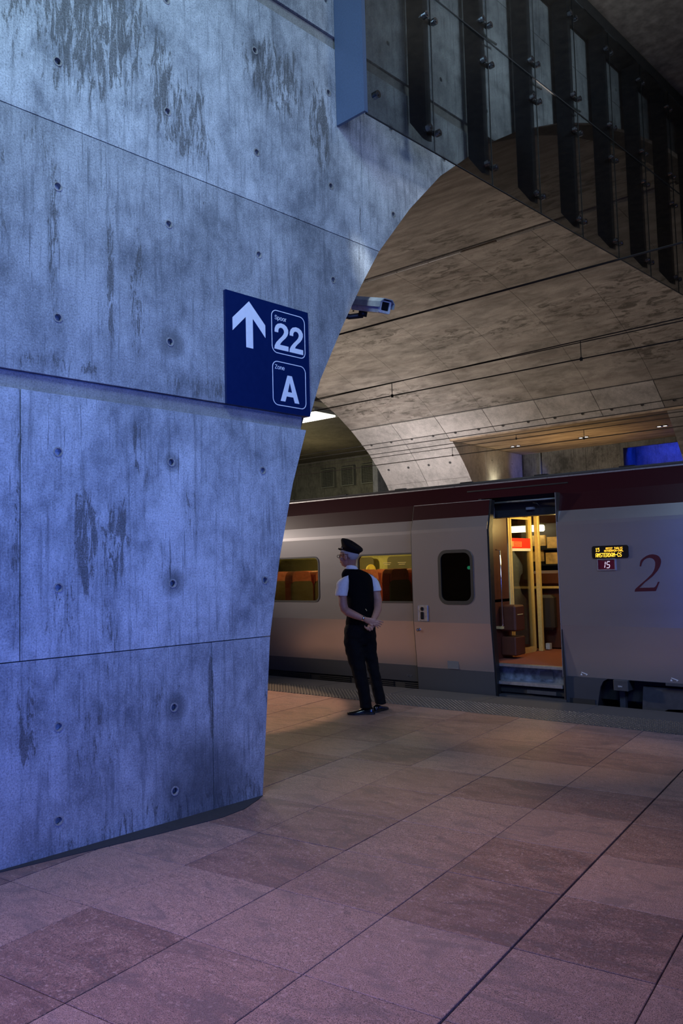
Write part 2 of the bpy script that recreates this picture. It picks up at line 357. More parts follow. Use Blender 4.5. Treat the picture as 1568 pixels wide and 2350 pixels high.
def prism(bm, outer, holes, d0, d1, to3, mi=0, caps=True):
    """2-D polygon with holes given depth d0..d1; to3(u, v, d) -> point"""
    loops = [list(outer)] + [list(h) for h in holes]
    flat = [p for l in loops for p in l]
    tris = tessellate_polygon([[Vector((p[0], p[1], 0)) for p in l] for l in loops])
    A = [bm.verts.new(to3(p[0], p[1], d0)) for p in flat]; B = [bm.verts.new(to3(p[0], p[1], d1)) for p in flat]
    for a, b, c in tris:
        for V in (A, B):
            try: f = bm.faces.new((V[a], V[b], V[c])); f.material_index = mi
            except ValueError: pass
    k = 0
    for l in loops:
        n = len(l)
        for i in range(n):
            j = (i + 1) % n
            try: f = bm.faces.new((A[k + i], A[k + j], B[k + j], B[k + i])); f.material_index = mi
            except ValueError: pass
        k += n
def circ(cx, cy, r, n=14, ry=None):
    ry = ry or r
    return [(cx + r * math.cos(2 * PI * i / n), cy + ry * math.sin(2 * PI * i / n)) for i in range(n)]
def rrect(x0, x1, y0, y1, r, n=5):
    out = []
    for cx, cy, a in ((x1 - r, y1 - r, 0), (x0 + r, y1 - r, 90), (x0 + r, y0 + r, 180), (x1 - r, y0 + r, 270)):
        for i in range(n + 1):
            th = math.radians(a + 90 * i / n); out.append((cx + r * math.cos(th), cy + r * math.sin(th)))
    return out
def tube(bm, pts, r, n=10, cap=True, mi=0):
    """round tube through pts, radius number or list (or (ra, rb) pairs)"""
    pts = [Vector(p) for p in pts]; rings = []; a = None
    for i, p in enumerate(pts):
        d = (pts[min(i + 1, len(pts) - 1)] - pts[max(i - 1, 0)]).normalized()
        if a is None:
            ref = Vector((0, 0, 1)) if abs(d.z) < 0.9 else Vector((0, 1, 0))
            a = d.cross(ref).normalized()
        else: a = (a - d * a.dot(d)).normalized()
        b = a.cross(d).normalized()
        rr = r[i] if isinstance(r, (list, tuple)) else r
        ra, rb = rr if isinstance(rr, (list, tuple)) else (rr, rr)
        rings.append([bm.verts.new(p + a * ra * math.cos(2 * PI * k / n) + b * rb * math.sin(2 * PI * k / n)) for k in range(n)])
    for A, B in zip(rings[:-1], rings[1:]):
        for k in range(n):
            f = bm.faces.new((A[k], A[(k + 1) % n], B[(k + 1) % n], B[k])); f.material_index = mi
    if cap:
        for V in (rings[0], rings[-1]):
            f = bm.faces.new(V); f.material_index = mi
def sections(bm, secs, n=20, cap=True):
    """loft of ellipses: (cx, cy, cz, rx, ry, yaw, tiltx, tilty)"""
    rings = []
    for s in secs:
        cx, cy, cz, rx, ry = s[:5]; yaw = s[5] if len(s) > 5 else 0.0; tx = s[6] if len(s) > 6 else 0.0; ty = s[7] if len(s) > 7 else 0.0
        R3 = Matrix.Rotation(ty, 3, 'Y') @ Matrix.Rotation(tx, 3, 'X') @ Matrix.Rotation(yaw, 3, 'Z')
        rings.append([bm.verts.new(Vector((cx, cy, cz)) + R3 @ Vector((rx * math.cos(2 * PI * k / n), ry * math.sin(2 * PI * k / n), 0))) for k in range(n)])
    for A, B in zip(rings[:-1], rings[1:]):
        for k in range(n): bm.faces.new((A[k], A[(k + 1) % n], B[(k + 1) % n], B[k]))
    if cap:
        bm.faces.new(rings[0]); bm.faces.new(rings[-1])
def ball(bm, c, r, seg=14, rot=None):
    rr = r if isinstance(r, (tuple, list)) else (r, r, r)
    mat = Matrix.Translation(c) @ (rot.to_4x4() if rot else Matrix.Identity(4)) @ Matrix.Diagonal((*rr, 1))
    bmesh.ops.create_uvsphere(bm, u_segments=seg, v_segments=max(6, seg // 2 + 1), radius=1, matrix=mat)
def bake(o, *mods):
    """run modifiers and keep the result as plain mesh data"""
    for typ, kw in mods:
        md = o.modifiers.new(typ, typ)
        for k, v in kw.items(): setattr(md, k, v)
    dg = bpy.context.evaluated_depsgraph_get(); dg.update()
    me = bpy.data.meshes.new_from_object(o.evaluated_get(dg)); old = o.data; o.modifiers.clear(); o.data = me
    for p in me.polygons: p.use_smooth = True
    if not me.materials:
        for x in old.materials: me.materials.append(x)
def textmesh(name, body, size, mat, parent, to3, x0, y0, width=None, depth=0.002, offset=0.0, height=None):
    cu = bpy.data.curves.new(name, 'FONT'); cu.body = body; cu.size = size; cu.offset = offset; cu.resolution_u = 4
    o = bpy.data.objects.new(name, cu); COL.objects.link(o)
    dg = bpy.context.evaluated_depsgraph_get(); dg.update()
    me = bpy.data.meshes.new_from_object(o.evaluated_get(dg)); bpy.data.objects.remove(o)
    xs = [v.co.x for v in me.vertices]; ys = [v.co.y for v in me.vertices]
    kx = (width / (max(xs) - min(xs))) if width else 1.0
    ky = (height / (max(ys) - min(ys))) if height else 1.0
    mx, my = min(xs), min(ys)
    bm = bmesh.new(); bm.from_mesh(me)
    for v in bm.verts: v.co = to3(x0 + (v.co.x - mx) * kx, y0 + (v.co.y - my) * ky, 0)
    r = bmesh.ops.extrude_face_region(bm, geom=bm.faces[:])
    a = Vector(to3(0, 0, 0)); b = Vector(to3(0, 0, depth))
    bmesh.ops.translate(bm, verts=[g for g in r['geom'] if isinstance(g, bmesh.types.BMVert)], vec=b - a)
    bpy.data.meshes.remove(me)
    return fin(name, bm, mat, parent)

# ------------------------------------------------------------------ shared arch profile (length along the wall, height)
PROF = [(0, 0), (.05, .55), (.094, 1.07), (.20, 1.62), (.34, 2.15), (.49, 2.57), (.65, 2.97), (.93, 3.47), (1.15, 3.83), (1.38, 4.17), (1.81, 4.67), (2.28, 5.13), (2.81, 5.53), (3.19, 5.80), (3.73, 6.13), (4.64, 6.57), (5.5, 6.90), (6.5, 7.18), (7.8, 7.43), (9.22, 7.53)]
YC = 13.15
WX, WY, WANG = -4.078, 3.947, math.radians(86.129)
def lerp(x, tab, i=0, j=1):
    if x <= tab[0][i]: return tab[0][j]
    for a, b in zip(tab[:-1], tab[1:]):
        if x <= b[i]: return a[j] + (b[j] - a[j]) * (x - a[i]) / (b[i] - a[i])
    return tab[-1][j]
def arch_z(s):
    if s < 0: return -1.0
    if s > 9.22: s = 18.44 - s
    if s < 0: return -1.0
    return lerp(s, PROF)
def z_to_s(z): return lerp(z, PROF, 1, 0)

# ------------------------------------------------------------------ the near concrete wall
wall = empty('wall_left', loc=(WX, WY, 0), rz=WANG); struct(wall, 'tall fair-faced concrete wall with an arched right edge, lit blue from the left')
tw = lambda u, v, d: (u, d, v)
def wall_poly(s0, s1, z0, z1, inset=0.003):
    s0 += inset; s1 -= inset; z0 += inset; z1 -= inset
    pts = sorted(set([s0, s1] + [p[0] for p in PROF if s0 < p[0] < s1] + [18.44 - p[0] for p in PROF if s0 < 18.44 - p[0] < s1]))
    if s0 < 9.22 and z1 < 7.5:      # near half: cut where the arch passes the top of this row
        se = z_to_s(z1)
        if se <= s0: return None
        s1 = min(s1, se); pts = [p for p in pts if p < s1] + [s1]
        if z0 >= 0:
            sb = z_to_s(z0)
            if s0 < sb < s1: pts = sorted(set(pts + [sb]))
    elif z1 < 7.5:                  # far half
        se = 18.44 - z_to_s(z1)
        if se >= s1: return None
        s0 = max(s0, se); pts = [s0] + [p for p in pts if p > s0]
        sb = 18.44 - z_to_s(z0)
        if s0 < sb < s1: pts = sorted(set(pts + [sb]))
    low = [(p, max(z0, arch_z(p))) for p in pts]
    poly = low + [(s1, z1), (s0, z1)]
    out = []
    for p in poly:
        if not out or (abs(p[0] - out[-1][0]) + abs(p[1] - out[-1][1])) > 1e-4: out.append(p)
    if abs(out[0][0] - out[-1][0]) + abs(out[0][1] - out[-1][1]) < 1e-4: out.pop()
    return out if len(out) > 2 else None
def inside(p, poly, mrg=0.05):
    for dx, dy in ((mrg, 0), (-mrg, 0), (0, mrg), (0, -mrg)):
        x, y = p[0] + dx, p[1] + dy; c = False
        for (x1, y1), (x2, y2) in zip(poly, poly[1:] + poly[:1]):
            if (y1 > y) != (y2 > y) and x < (x2 - x1) * (y - y1) / (y2 - y1) + x1: c = not c
        if not c: return False
    return True
HZ = [.18, .69, 1.46, 2.23, 3.01, 3.79, 4.55, 5.32, 6.09, 6.87, 7.6]
HS = [-1.47 + .763 * k for k in range(-5, 26)]
rows = [(0, 1.07, [-7, -3.47, -.41, 1.2]), (1.07, 2.565, [-7, -4.7, -1.69, 1.2]), (2.665, 4.17, [-7, -4.93, -1.87, 1.19, 4.3]), (4.17, 5.72, [-7, -4.93, -1.87, 1.19, 4.25]),
        (5.82, 7.4, [-7, -4.93, -1.87, 1.19, 4.25, 7.31, 9.22, 11.13, 14.19, 17.25, 21]), (7.4, 9.4, [-7, -4.93, -1.87, 1.19, 4.25, 7.31, 11.13, 14.19, 17.25, 21]),
        (4.17, 5.72, [14.19, 17.25, 21]), (0, 4.17, [16.8, 21])]
for z0, z1, cs in rows:
    for s0, s1 in zip(cs[:-1], cs[1:]):
        poly = wall_poly(s0, s1, z0, z1)
        if not poly: continue
        hs = [(a, b) for a in HS for b in HZ if inside((a, b), poly)]
        bm = bmesh.new()
        prism(bm, poly, [circ(a, b, .021, 12) for a, b in hs], 0.0, 0.06, tw)
        for a, b in hs:     # bottom plug of each tie hole, set back
            prism(bm, circ(a, b, .0215, 12), [], 0.028, 0.05, tw)
        pn = fin('concrete_panel', bm, 'wall_concrete', wall)
        tn = {0: .80, 1.07: .97, 2.665: .74 if s1 < 1.3 else .85, 4.17: 1.0, 5.82: .85}.get(z0, .9); pn.color = (tn, tn, tn, 1)
        for a, b in hs:
            if -2.2 < a < 4 and b < 6: # cast rim round the hole
                bm = bmesh.new(); prism(bm, circ(a, b, .029, 14), [circ(a, b, .0205, 14)], -0.003, 0.012, tw)
                fin('tie_hole_rim', bm, 'band_concrete', wall)
# recessed bands and solid core behind the panels
for z0, z1 in ((2.565, 2.665), (5.72, 5.82)):
    bm = bmesh.new(); se = z_to_s(z0)
    prism(bm, [(-7, z0 + .001), (se - .035, z0 + .001), (se - .02, z1 - .001), (-7, z1 - .001)], [], 0.022, 0.09, tw)
    fin('recessed_band', bm, 'band_concrete', wall)
bm = bmesh.new()
arch = [(p[0], p[1]) for p in PROF] + [(18.44 - p[0], p[1]) for p in PROF[::-1][1:]]
prism(bm, [(-7, 0)] + [(x - 0.004 if x < 9 else x + .004, z + 0.004) for x, z in arch] + [(21, 0), (21, 9.4), (-7, 9.4)], [], 0.06, 0.40, tw)
fin('wall_core', bm, 'joint_concrete', wall)

# ------------------------------------------------------------------ the vault over the tracks
ceil = empty('ceiling'); struct(ceil, 'long barrel-vaulted concrete ceiling over the tracks, stained brown and grey')
XL = -15.67
def wall_x(y): return WX + (y - WY) * math.cos(WANG) / math.sin(WANG)
far = [(2 * YC - (WY + s), z) for s, z in PROF][::-1]
near = [(WY + s, z) for s, z in PROF]
def seg_profile(tab, z0, z1):
    zz = sorted({z0, z1} | {p[1] for p in tab if z0 < p[1] < z1})
    st = sorted([(p[1], p[0]) for p in tab])
    return [(lerp(z, st), z) for z in zz]
def vault_panel(tab, z0, z1, x0, x1, mat, parent, name='concrete_panel', off=0.0, th=0.05, clipwall=False):
    P = seg_profile(tab, z0, z1); sgn = 1 if tab is far else -1
    bm = bmesh.new(); ringsA = []
    for (y, z) in P:
        k = (z - z0) / (z1 - z0); ny, nz = sgn * (1 - z / 9.5), z / 9.5
        l = math.hypot(ny, nz); ny, nz = ny / l, nz / l
        xe = wall_x(y) - 0.42 if clipwall else x1
        ringsA.append([bm.verts.new(q) for q in ((x0, y + ny * off, z + nz * off), (xe, y + ny * off, z + nz * off), (xe, y + ny * (off + th), z + nz * (off + th)), (x0, y + ny * (off + th), z + nz * (off + th)))])
    for A, B in zip(ringsA[:-1], ringsA[1:]):
        for k in range(4): bm.faces.new((A[k], A[(k + 1) % 4], B[(k + 1) % 4], B[k]))
    bm.faces.new(ringsA[0]); bm.faces.new(ringsA[-1])
    return fin(name, bm, mat, parent)
xs = [XL + 1.5367 * k for k in range(9)]     # seams along the tracks
g = 0.008
for i, (a, b) in enumerate(zip(xs[:-1], xs[1:])):
    last = i == len(xs) - 2
    A, B = a + g, b - g
    vault_panel(far, 5.785, 7.525, A - g * .6, B + g * .6, 'vault_concrete', ceil, off=random.uniform(0, .002), clipwall=last)
    pier = i < 2 or i > 5
    vault_panel(far, 5.165 if not pier else 4.18, 5.755, A, B, 'pier_concrete' if i < 6 else 'vault_concrete', ceil, off=random.uniform(0, .004), clipwall=last)
    if pier:
        vault_panel(far, 1.5, 4.17, A, B, 'pier_concrete', ceil, off=0.002, clipwall=last)
        vault_panel(far, -.7, 1.49, A, B, 'pier_concrete', ceil, off=0.002, clipwall=last)
vault_panel(far, 5.74, 5.805, XL, -3.6, 'joint_concrete', ceil, 'recessed_band', off=0.02)
vault_panel(near, 0.0, 7.525, XL, 0, 'vault_concrete', ceil, 'vault_shell', off=0.02, th=0.2, clipwall=True)
vault_panel(far, 5.165, 7.525, XL + .01, 0, 'joint_concrete', ceil, 'vault_shell', off=0.052, th=0.2, clipwall=True)
vault_panel(far, -.7, 5.2, XL + .01, -12.60, 'joint_concrete', ceil, 'vault_shell', off=0.054, th=0.2)
vault_panel(far, -.7, 5.2, -6.41, 0, 'joint_concrete', ceil, 'vault_shell', off=0.054, th=0.2, clipwall=True)
# tie plugs on the far piers
for zz, xsr in ((5.34, [-15.33 + .763 * k for k in range(14)]), (4.62, [-15.28 + .763 * k for k in range(4)] + [-6.0, -5.3])):
    st = sorted([(p[1], p[0]) for p in far]); y = lerp(zz, st)
    tv = Vector((0, lerp(zz + .1, st) - lerp(zz - .1, st), .2)).normalized(); nv = Vector((0, tv.z, -tv.y))
    for x in xsr:
        bm = bmesh.new(); prism(bm, circ(0, 0, .040, 10), [circ(0, 0, .024, 10)], -.014, .03, lambda u, v, d: Vector((x + u, y, zz)) + tv * v + nv * d); fin('tie_plug', bm, 'joint_concrete', ceil)
        bm = bmesh.new(); prism(bm, circ(0, 0, .024, 8), [], -.004, .03, lambda u, v, d: Vector((x + u, y, zz)) + tv * v + nv * d); fin('tie_plug', bm, 'joint_concrete', ceil)
# jointed metal drip rail along the crown
boxo('crown_joint', (XL, -3.9, YC - .03, YC + .04, 7.522, 7.6), 'band_concrete', ceil)
rail = empty('drip_rail', 'thin jointed metal rail running along the crown of the vault', 'rail', (XL + .2, YC, 7.50))
for k in range(15):
    boxo('rail_section', (k * .76, k * .76 + .735, -.02, .02, 0.0, .022), 'silver_trim' if k % 5 else 'rail_steel', rail)

# ------------------------------------------------------------------ far side: alcove between the piers
o = boxo('wall_side', (-12.80, -12.60, 21.9, 24.4, -.7, 5.14), 'pier_concrete'); struct(o)
side = empty('wall_side'); struct(side, 'pier flank seen through the far opening, concrete with tie holes')
for (y0, y1) in ((20.25, 21.06), (21.065, 24.25)):
    # the front edge follows the leaning pier
    bm = bmesh.new()
    st = sorted([(p[1], p[0]) for p in far])
    if y0 < 21:
        poly = [(lerp(z, st) - .003, z) for z in (5.14, 4.9, 4.6, 4.3, 4.0, 3.5)] + [(21.9, 3.5), (21.9, 5.14)]
        poly = poly[::-1]
        prism(bm, poly, [], -12.60, -12.545, lambda u, v, d: (d, u, v))
    else:
        prism(bm, [(21.905, 0), (24.25, 0), (24.25, 5.14), (21.905, 5.14)], [circ(y, z, .025, 8) for y in (22.3, 22.95, 23.6) for z in (4.78, 4.1)], -12.60, -12.54, lambda u, v, d: (d, u, v))
    fin('concrete_panel', bm, 'pier_concrete', side)
o = boxo('ceiling', (-12.6, -3.6, 19.98, 26.4, 5.15, 5.35), 'light_streak_ceiling'); struct(o, 'ochre soffit with painted streaks of light behind the far opening')
back = empty('wall_back'); struct(back, 'dark stained concrete wall beyond the far track')
for x0, x1 in ((-12.6, -11.9), (-11.89, -10.4), (-10.39, -9.205)):
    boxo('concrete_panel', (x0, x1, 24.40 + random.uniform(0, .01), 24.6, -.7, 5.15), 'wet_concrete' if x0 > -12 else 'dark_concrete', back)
boxo('pipe', (-11.95, -11.90, 24.33, 24.38, -.7, 5.14), 'grille_grey', back)
boxo('concrete_panel', (-9.3, -9.2, 24.4, 25.6, -.7, 5.15), 'dark_concrete', back)
boxo('concrete_panel', (-9.2, -3.0, 25.5, 25.7, -.7, 5.15), 'dark_concrete', back)
boxo('recess_header', (-9.2, -3.0, 24.4, 24.5, 4.99, 5.15), 'dark_concrete', back)
# spotlights in pairs
for x, y in ((-11.81, 22.30), (-11.62, 22.30), (-9.63, 22.32), (-9.44, 22.27), (-7.33, 22.12), (-7.17, 22.11)):
    nm = 'left' if x < -11 else 'middle' if x < -9 else 'right'
    side_ = {-11.81: 'left', -9.63: 'left', -7.33: 'left'}.get(x, 'right')
    e = empty('ceiling_spotlight', f'small round {side_} spotlight of the {nm} pair in the ochre ceiling', 'spotlight', (x, y, 5.15), group='spotlights in the ochre ceiling')
    bm = bmesh.new(); prism(bm, circ(0, 0, .075, 16), [circ(0, 0, .055, 16)], -.03, .0, lambda u, v, d: (u, v, d)); fin('rim', bm, 'bolt_steel', e)
    bm = bmesh.new(); prism(bm, circ(0, 0, .055, 16), [], -.022, -.002, lambda u, v, d: (u, v, d)); fin('lens', bm, 'spot_glow', e)

# ------------------------------------------------------------------ far left: low ceiling, light strip, wall with grilles
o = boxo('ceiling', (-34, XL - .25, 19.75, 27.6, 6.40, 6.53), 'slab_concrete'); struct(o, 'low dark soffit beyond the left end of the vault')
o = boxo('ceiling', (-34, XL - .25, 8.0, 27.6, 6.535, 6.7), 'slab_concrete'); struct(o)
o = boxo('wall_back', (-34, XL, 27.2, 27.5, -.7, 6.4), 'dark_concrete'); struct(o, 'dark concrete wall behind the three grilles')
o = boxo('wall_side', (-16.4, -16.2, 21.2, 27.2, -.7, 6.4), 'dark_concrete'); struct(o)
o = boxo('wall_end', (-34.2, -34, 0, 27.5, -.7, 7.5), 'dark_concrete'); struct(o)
L = empty('strip_light', 'bright white ceiling light strip just right of the sign corner', 'light', (-24, 19.15, 6.42))
boxo('diffuser', (-8, 7.35, -.50, .50, -.03, .02), 'strip_light', L)
boxo('housing', (-8.05, 7.4, -.55, .55, .02, .112), 'grille_grey', L)
gz = 1.5233 + (5.10 - 1.5233) * 27.0 / 24
for k, (xa, xb) in enumerate(((-21.17, -20.47), (-20.13, -19.48), (-19.13, -18.45))):
    xa *= 27.05 / 24; xb *= 27.05 / 24
    e = empty('vent_grille', ['leftmost', 'middle', 'rightmost'][k] + ' of three square mesh grilles on the dark far wall', 'grille', ((xa + xb) / 2, 27.19, gz), group='square grilles on the dark far wall')
    hw = (xb - xa) / 2
    bm = bmesh.new(); prism(bm, [(-hw, -.42), (hw, -.42), (hw, .42), (-hw, .42)], [[(-hw + .05, -.37), (hw - .05, -.37), (hw - .05, .37), (-hw + .05, .37)]], -.16, .0, lambda u, v, d: (u, d, v)); fin('frame', bm, 'grille_grey', e)
    bm = bmesh.new()
    for j in range(1, 11):
        u = -hw + .05 + (2 * hw - .1) * j / 11; box(bm, u - .008, u + .008, -.13, -.115, -.37, .37)
        v = -.37 + .74 * j / 11; box(bm, -hw + .05, hw - .05, -.128, -.113, v - .008, v + .008)
    o = fin('mesh_bars', bm, 'grille_grey', e); o['kind'] = 'stuff'
    boxo('backing', (-hw + .05, hw - .05, -.04, -.01, -.37, .37), 'steel_dark', e)
# uplighter hidden behind the train roof, only its glow edge shows
e = empty('uplighter', 'glowing uplighter half hidden behind the train roof at the pier flank', 'light', (-12.43, 22.35, 4.05))
bm = bmesh.new(); ball(bm, (0, 0, 0), (.10, .30, .10), 16); fin('lamp', bm, 'low_lamp', e, True)
boxo('bracket', (-.11, .0, -.3, .3, -.16, -.08), 'steel_dark', e)

# slab over the concourse (its underside shows top right)
o = boxo('ceiling', (-3.74, 14, 6.2, 24, 8.04, 8.3), 'slab_brown'); struct(o, 'dark concourse slab above the glass cladding')

# ------------------------------------------------------------------ platform floor
floor = empty('floor'); struct(floor, 'platform paved in large pink-brown granite slabs')
boxo('bedding', (-17, 9, -7, 7.42, -.35, -.012), 'grout', floor)
boxo('platform_face', (-34, 9, 8.35, 8.47, -.75, -.05), 'dark_concrete', floor)
boxo('platform_core', (-34, 9, 7.42, 8.35, -.35, -.045), 'grout', floor)
boxo('bedding', (-34, -17, -7, 7.42, -.35, -.002), 'edge_stone', floor)
TANG = math.radians(6.1263); U = .61
TAx, TAy = math.cos(TANG), math.sin(TANG)
def tpos(a, b):
    x = (-4.17334 + a) * U; y = (5.14863 + b * .9901) * U
    return (x * TAx - y * TAy, x * TAy + y * TAx)
acol = [-14 + k for k in range(16)] + [1.97, 2.875, 3.80, 4.8, 5.8, 6.8]
acol = sorted(set([a for a in acol if a <= 1] + [1.97, 2.875, 3.80, 4.8, 5.8, 6.8]))
def clip(poly, nx, ny, c):       # keep nx*x + ny*y <= c
    out = []
    for (x1, y1), (x2, y2) in zip(poly, poly[1:] + poly[:1]):
        d1 = nx * x1 + ny * y1 - c; d2 = nx * x2 + ny * y2 - c
        if d1 <= 0: out.append((x1, y1))
        if (d1 < 0 < d2) or (d2 < 0 < d1):
            k = d1 / (d1 - d2); out.append((x1 + (x2 - x1) * k, y1 + (y2 - y1) * k))
    return out
wn = (math.sin(WANG), -math.cos(WANG)); wc = wn[0] * WX + wn[1] * WY
TILE_MESH = None
for ia, (a0, a1) in enumerate(zip(acol[:-1], acol[1:])):
    for b in range(-6, 14):
        gp = 0.0026 / U
        g0 = gp if abs(a0 - 1.97) > .01 else gp * 2.0
        g1 = gp if abs(a1 - 1.97) > .01 else gp * 2.0
        q = [tpos(a0 + g0, b + gp * .8), tpos(a1 - g1, b + gp * .8), tpos(a1 - g1, b + 1 - gp * .8), tpos(a0 + g0, b + 1 - gp * .8)]
        q = clip(q, 0, 1, 7.415)
        if q and sum(p[1] for p in q) / len(q) < 4.0: q = clip(q, -wn[0], -wn[1], -wc - .002)
        if len(q) < 3: continue
        cx = sum(p[0] for p in q) / len(q); cy = sum(p[1] for p in q) / len(q)
        # only what the photograph's surroundings can see
        fx = cx * F_.x + cy * F_.y; rx = cx * R_.x + cy * R_.y
        if fx < 1.2 or abs(rx) > fx * .56 + .9: continue
        h = random.uniform(-.0015, .0)
        bm = bmesh.new(); ins = [(cx + (x - cx) * .993, cy + (y - cy) * .993) for x, y in q]
        A = [bm.verts.new((x, y, h - .03)) for x, y in q]; B = [bm.verts.new((x, y, h - .0022)) for x, y in q]; C_ = [bm.verts.new((x, y, h)) for x, y in ins]
        n = len(q)
        for R0, R1 in ((A, B), (B, C_)):
            for k in range(n): bm.faces.new((R0[k], R0[(k + 1) % n], R1[(k + 1) % n], R1[k]))
        bm.faces.new(C_)
        fin('granite_slab', bm, 'granite', floor)
# thin dark wedge sheet added on the floor along the wall foot
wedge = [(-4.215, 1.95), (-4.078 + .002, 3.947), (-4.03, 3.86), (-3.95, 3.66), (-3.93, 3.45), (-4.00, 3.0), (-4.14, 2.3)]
bm = bmesh.new(); prism(bm, wedge, [], -.01, .0035, lambda u, v, d: (u, v, d)); o = fin('floor_wedge', bm, 'wedge_dark'); struct(o, 'thin dark wedge along the foot of the concrete wall')
# tactile strip and edge coping
tac = empty('tactile_strip', 'dark studded warning strip along the platform edge', 'tactile paving', (0, 0, 0))
x = -11.0
while x < .6:
    q = [(x + .003, 7.423), (x + .607, 7.423), (x + .607, 7.987), (x + .003, 7.987)]
    bm = bmesh.new(); prism(bm, q, [], -.03, .0, lambda u, v, d: (u, v, d)); fin('slab', bm, 'tactile_stone', tac)
    x += .61
bm = bmesh.new(); P_ = .0354 * math.sqrt(2) / 2
nst = 0
for i in range(-440, 30):
    for j in range(0, 22):
        if (i + j) % 2: continue
        cx = i * .0255; cy = 7.44 + j * .0255
        if cx < -9.6 or cx > -1.2: continue
        r = .0095 if cx > -6.9 else .0105; hh = .0065
        # small studs, run together into diagonal ribs towards the left
        d = (r * 1.9, r * 1.9) if cx < -6.2 else (r * 1.25, r * 1.25)
        a = (cx - d[0] * .7, cy + d[1] * .7); b_ = (cx + d[0] * .7, cy - d[1] * .7); w2 = r * .6
        vs = [bm.verts.new(p) for p in ((a[0] - w2, a[1] - w2, 0), (b_[0] - w2, b_[1] - w2, 0), (b_[0] + w2, b_[1] + w2, 0), (a[0] + w2, a[1] + w2, 0))]
        tp = [bm.verts.new(p) for p in ((a[0] - w2 * .4 + .002, a[1] - w2 * .4 - .002, hh), (b_[0] - w2 * .4 - .002, b_[1] - w2 * .4 + .002, hh), (b_[0] + w2 * .4 - .002, b_[1] + w2 * .4 + .002, hh), (a[0] + w2 * .4 + .002, a[1] + w2 * .4 - .002, hh))]
        for k in range(4): bm.faces.new((vs[k], vs[(k + 1) % 4], tp[(k + 1) % 4], tp[k]))
        bm.faces.new(tp)
o = fin('stud', bm, 'tactile_stone', tac, recalc=False); o['kind'] = 'stuff'
cop = empty('platform_edge', 'dark stone coping slabs between the studded strip and the train', 'kerb', (0, 0, 0))
x = -12.0
while x < 1.0:
    bm = bmesh.new(); box(bm, x + .003, x + 1.197, 7.993, 8.49, -.06, .0, bev=.004); fin('coping_slab', bm, 'edge_stone', cop); x += 1.2

# ------------------------------------------------------------------ track bed
o = boxo('floor', (-34, 10, 8.47, 24.4, -1.0, -.75), 'ballast'); struct(o, 'track bed below the train')
for k, y in enumerate((9.33, 10.77, 15.53, 16.97)):
    bm = bmesh.new(); box(bm, -33, 9, y - .07, y + .07, -.75, -.72); box(bm, -33, 9, y - .012, y + .012, -.72, -.62); box(bm, -33, 9, y - .035, y + .035, -.62, -.585, bev=.006)
    o = fin('rail', bm, 'rail_steel'); tagt(o, ['steel rail under the platform side of the train', 'steel rail under the far side of the train', 'nearer steel rail of the empty far track', 'further steel rail of the empty far track'][k], 'rail', 'rails')

# ------------------------------------------------------------------ direction sign on the wall
sg = empty('direction_sign', 'dark blue square platform sign with white arrow, Spoor 22 and Zone A', 'sign', (WX, WY, 0), WANG)
bm = bmesh.new(); prism(bm, rrect(-.270, .513, 2.663, 3.455, .004, 1), [], -.022, -.001, tw); fin('board', bm, 'sign_blue', sg)
def flat(name, outer, holes, mat, par=sg, d0=-.0235, d1=-.0222):
    bm = bmesh.new(); prism(bm, outer, holes, d0, d1, tw); return fin(name, bm, mat, par)
flat('arrow', [(-.062, 3.415), (.085, 3.272), (.085, 3.180), (-.030, 3.297), (-.030, 3.082), (-.093, 3.082), (-.093, 3.297), (-.211, 3.180), (-.211, 3.270)], [], 'sign_white')
flat('frame_line', rrect(.144, .476, 3.090, 3.408, .05, 7), [rrect(.150, .470, 3.096, 3.402, .045, 7)], 'sign_white')
flat('frame_line', rrect(.144, .474, 2.709, 3.033, .05, 7), [rrect(.150, .468, 2.715, 3.027, .045, 7)], 'sign_white')
TWO = [(.173, 3.245), (.175, 3.271), (.186, 3.293), (.205, 3.309), (.236, 3.318), (.268, 3.315), (.292, 3.302), (.306, 3.280), (.306, 3.258), (.297, 3.236), (.277, 3.213), (.250, 3.190), (.232, 3.172), (.223, 3.157), (.306, 3.157), (.306, 3.120), (.168, 3.120), (.172, 3.143), (.186, 3.167), (.212, 3.194), (.242, 3.221), (.259, 3.241), (.266, 3.258), (.262, 3.273), (.250, 3.283), (.234, 3.285), (.219, 3.279), (.210, 3.266), (.208, 3.245)]
flat('numeral', TWO, [], 'sign_white'); flat('numeral', [(x + .147, z) for x, z in TWO], [], 'sign_white')
flat('letter', [(.290, 2.941), (.334, 2.941), (.402, 2.745), (.357, 2.745), (.344, 2.785), (.278, 2.785), (.264, 2.745), (.219, 2.745)], [[(.311, 2.892), (.332, 2.819), (.291, 2.819)]], 'sign_white')
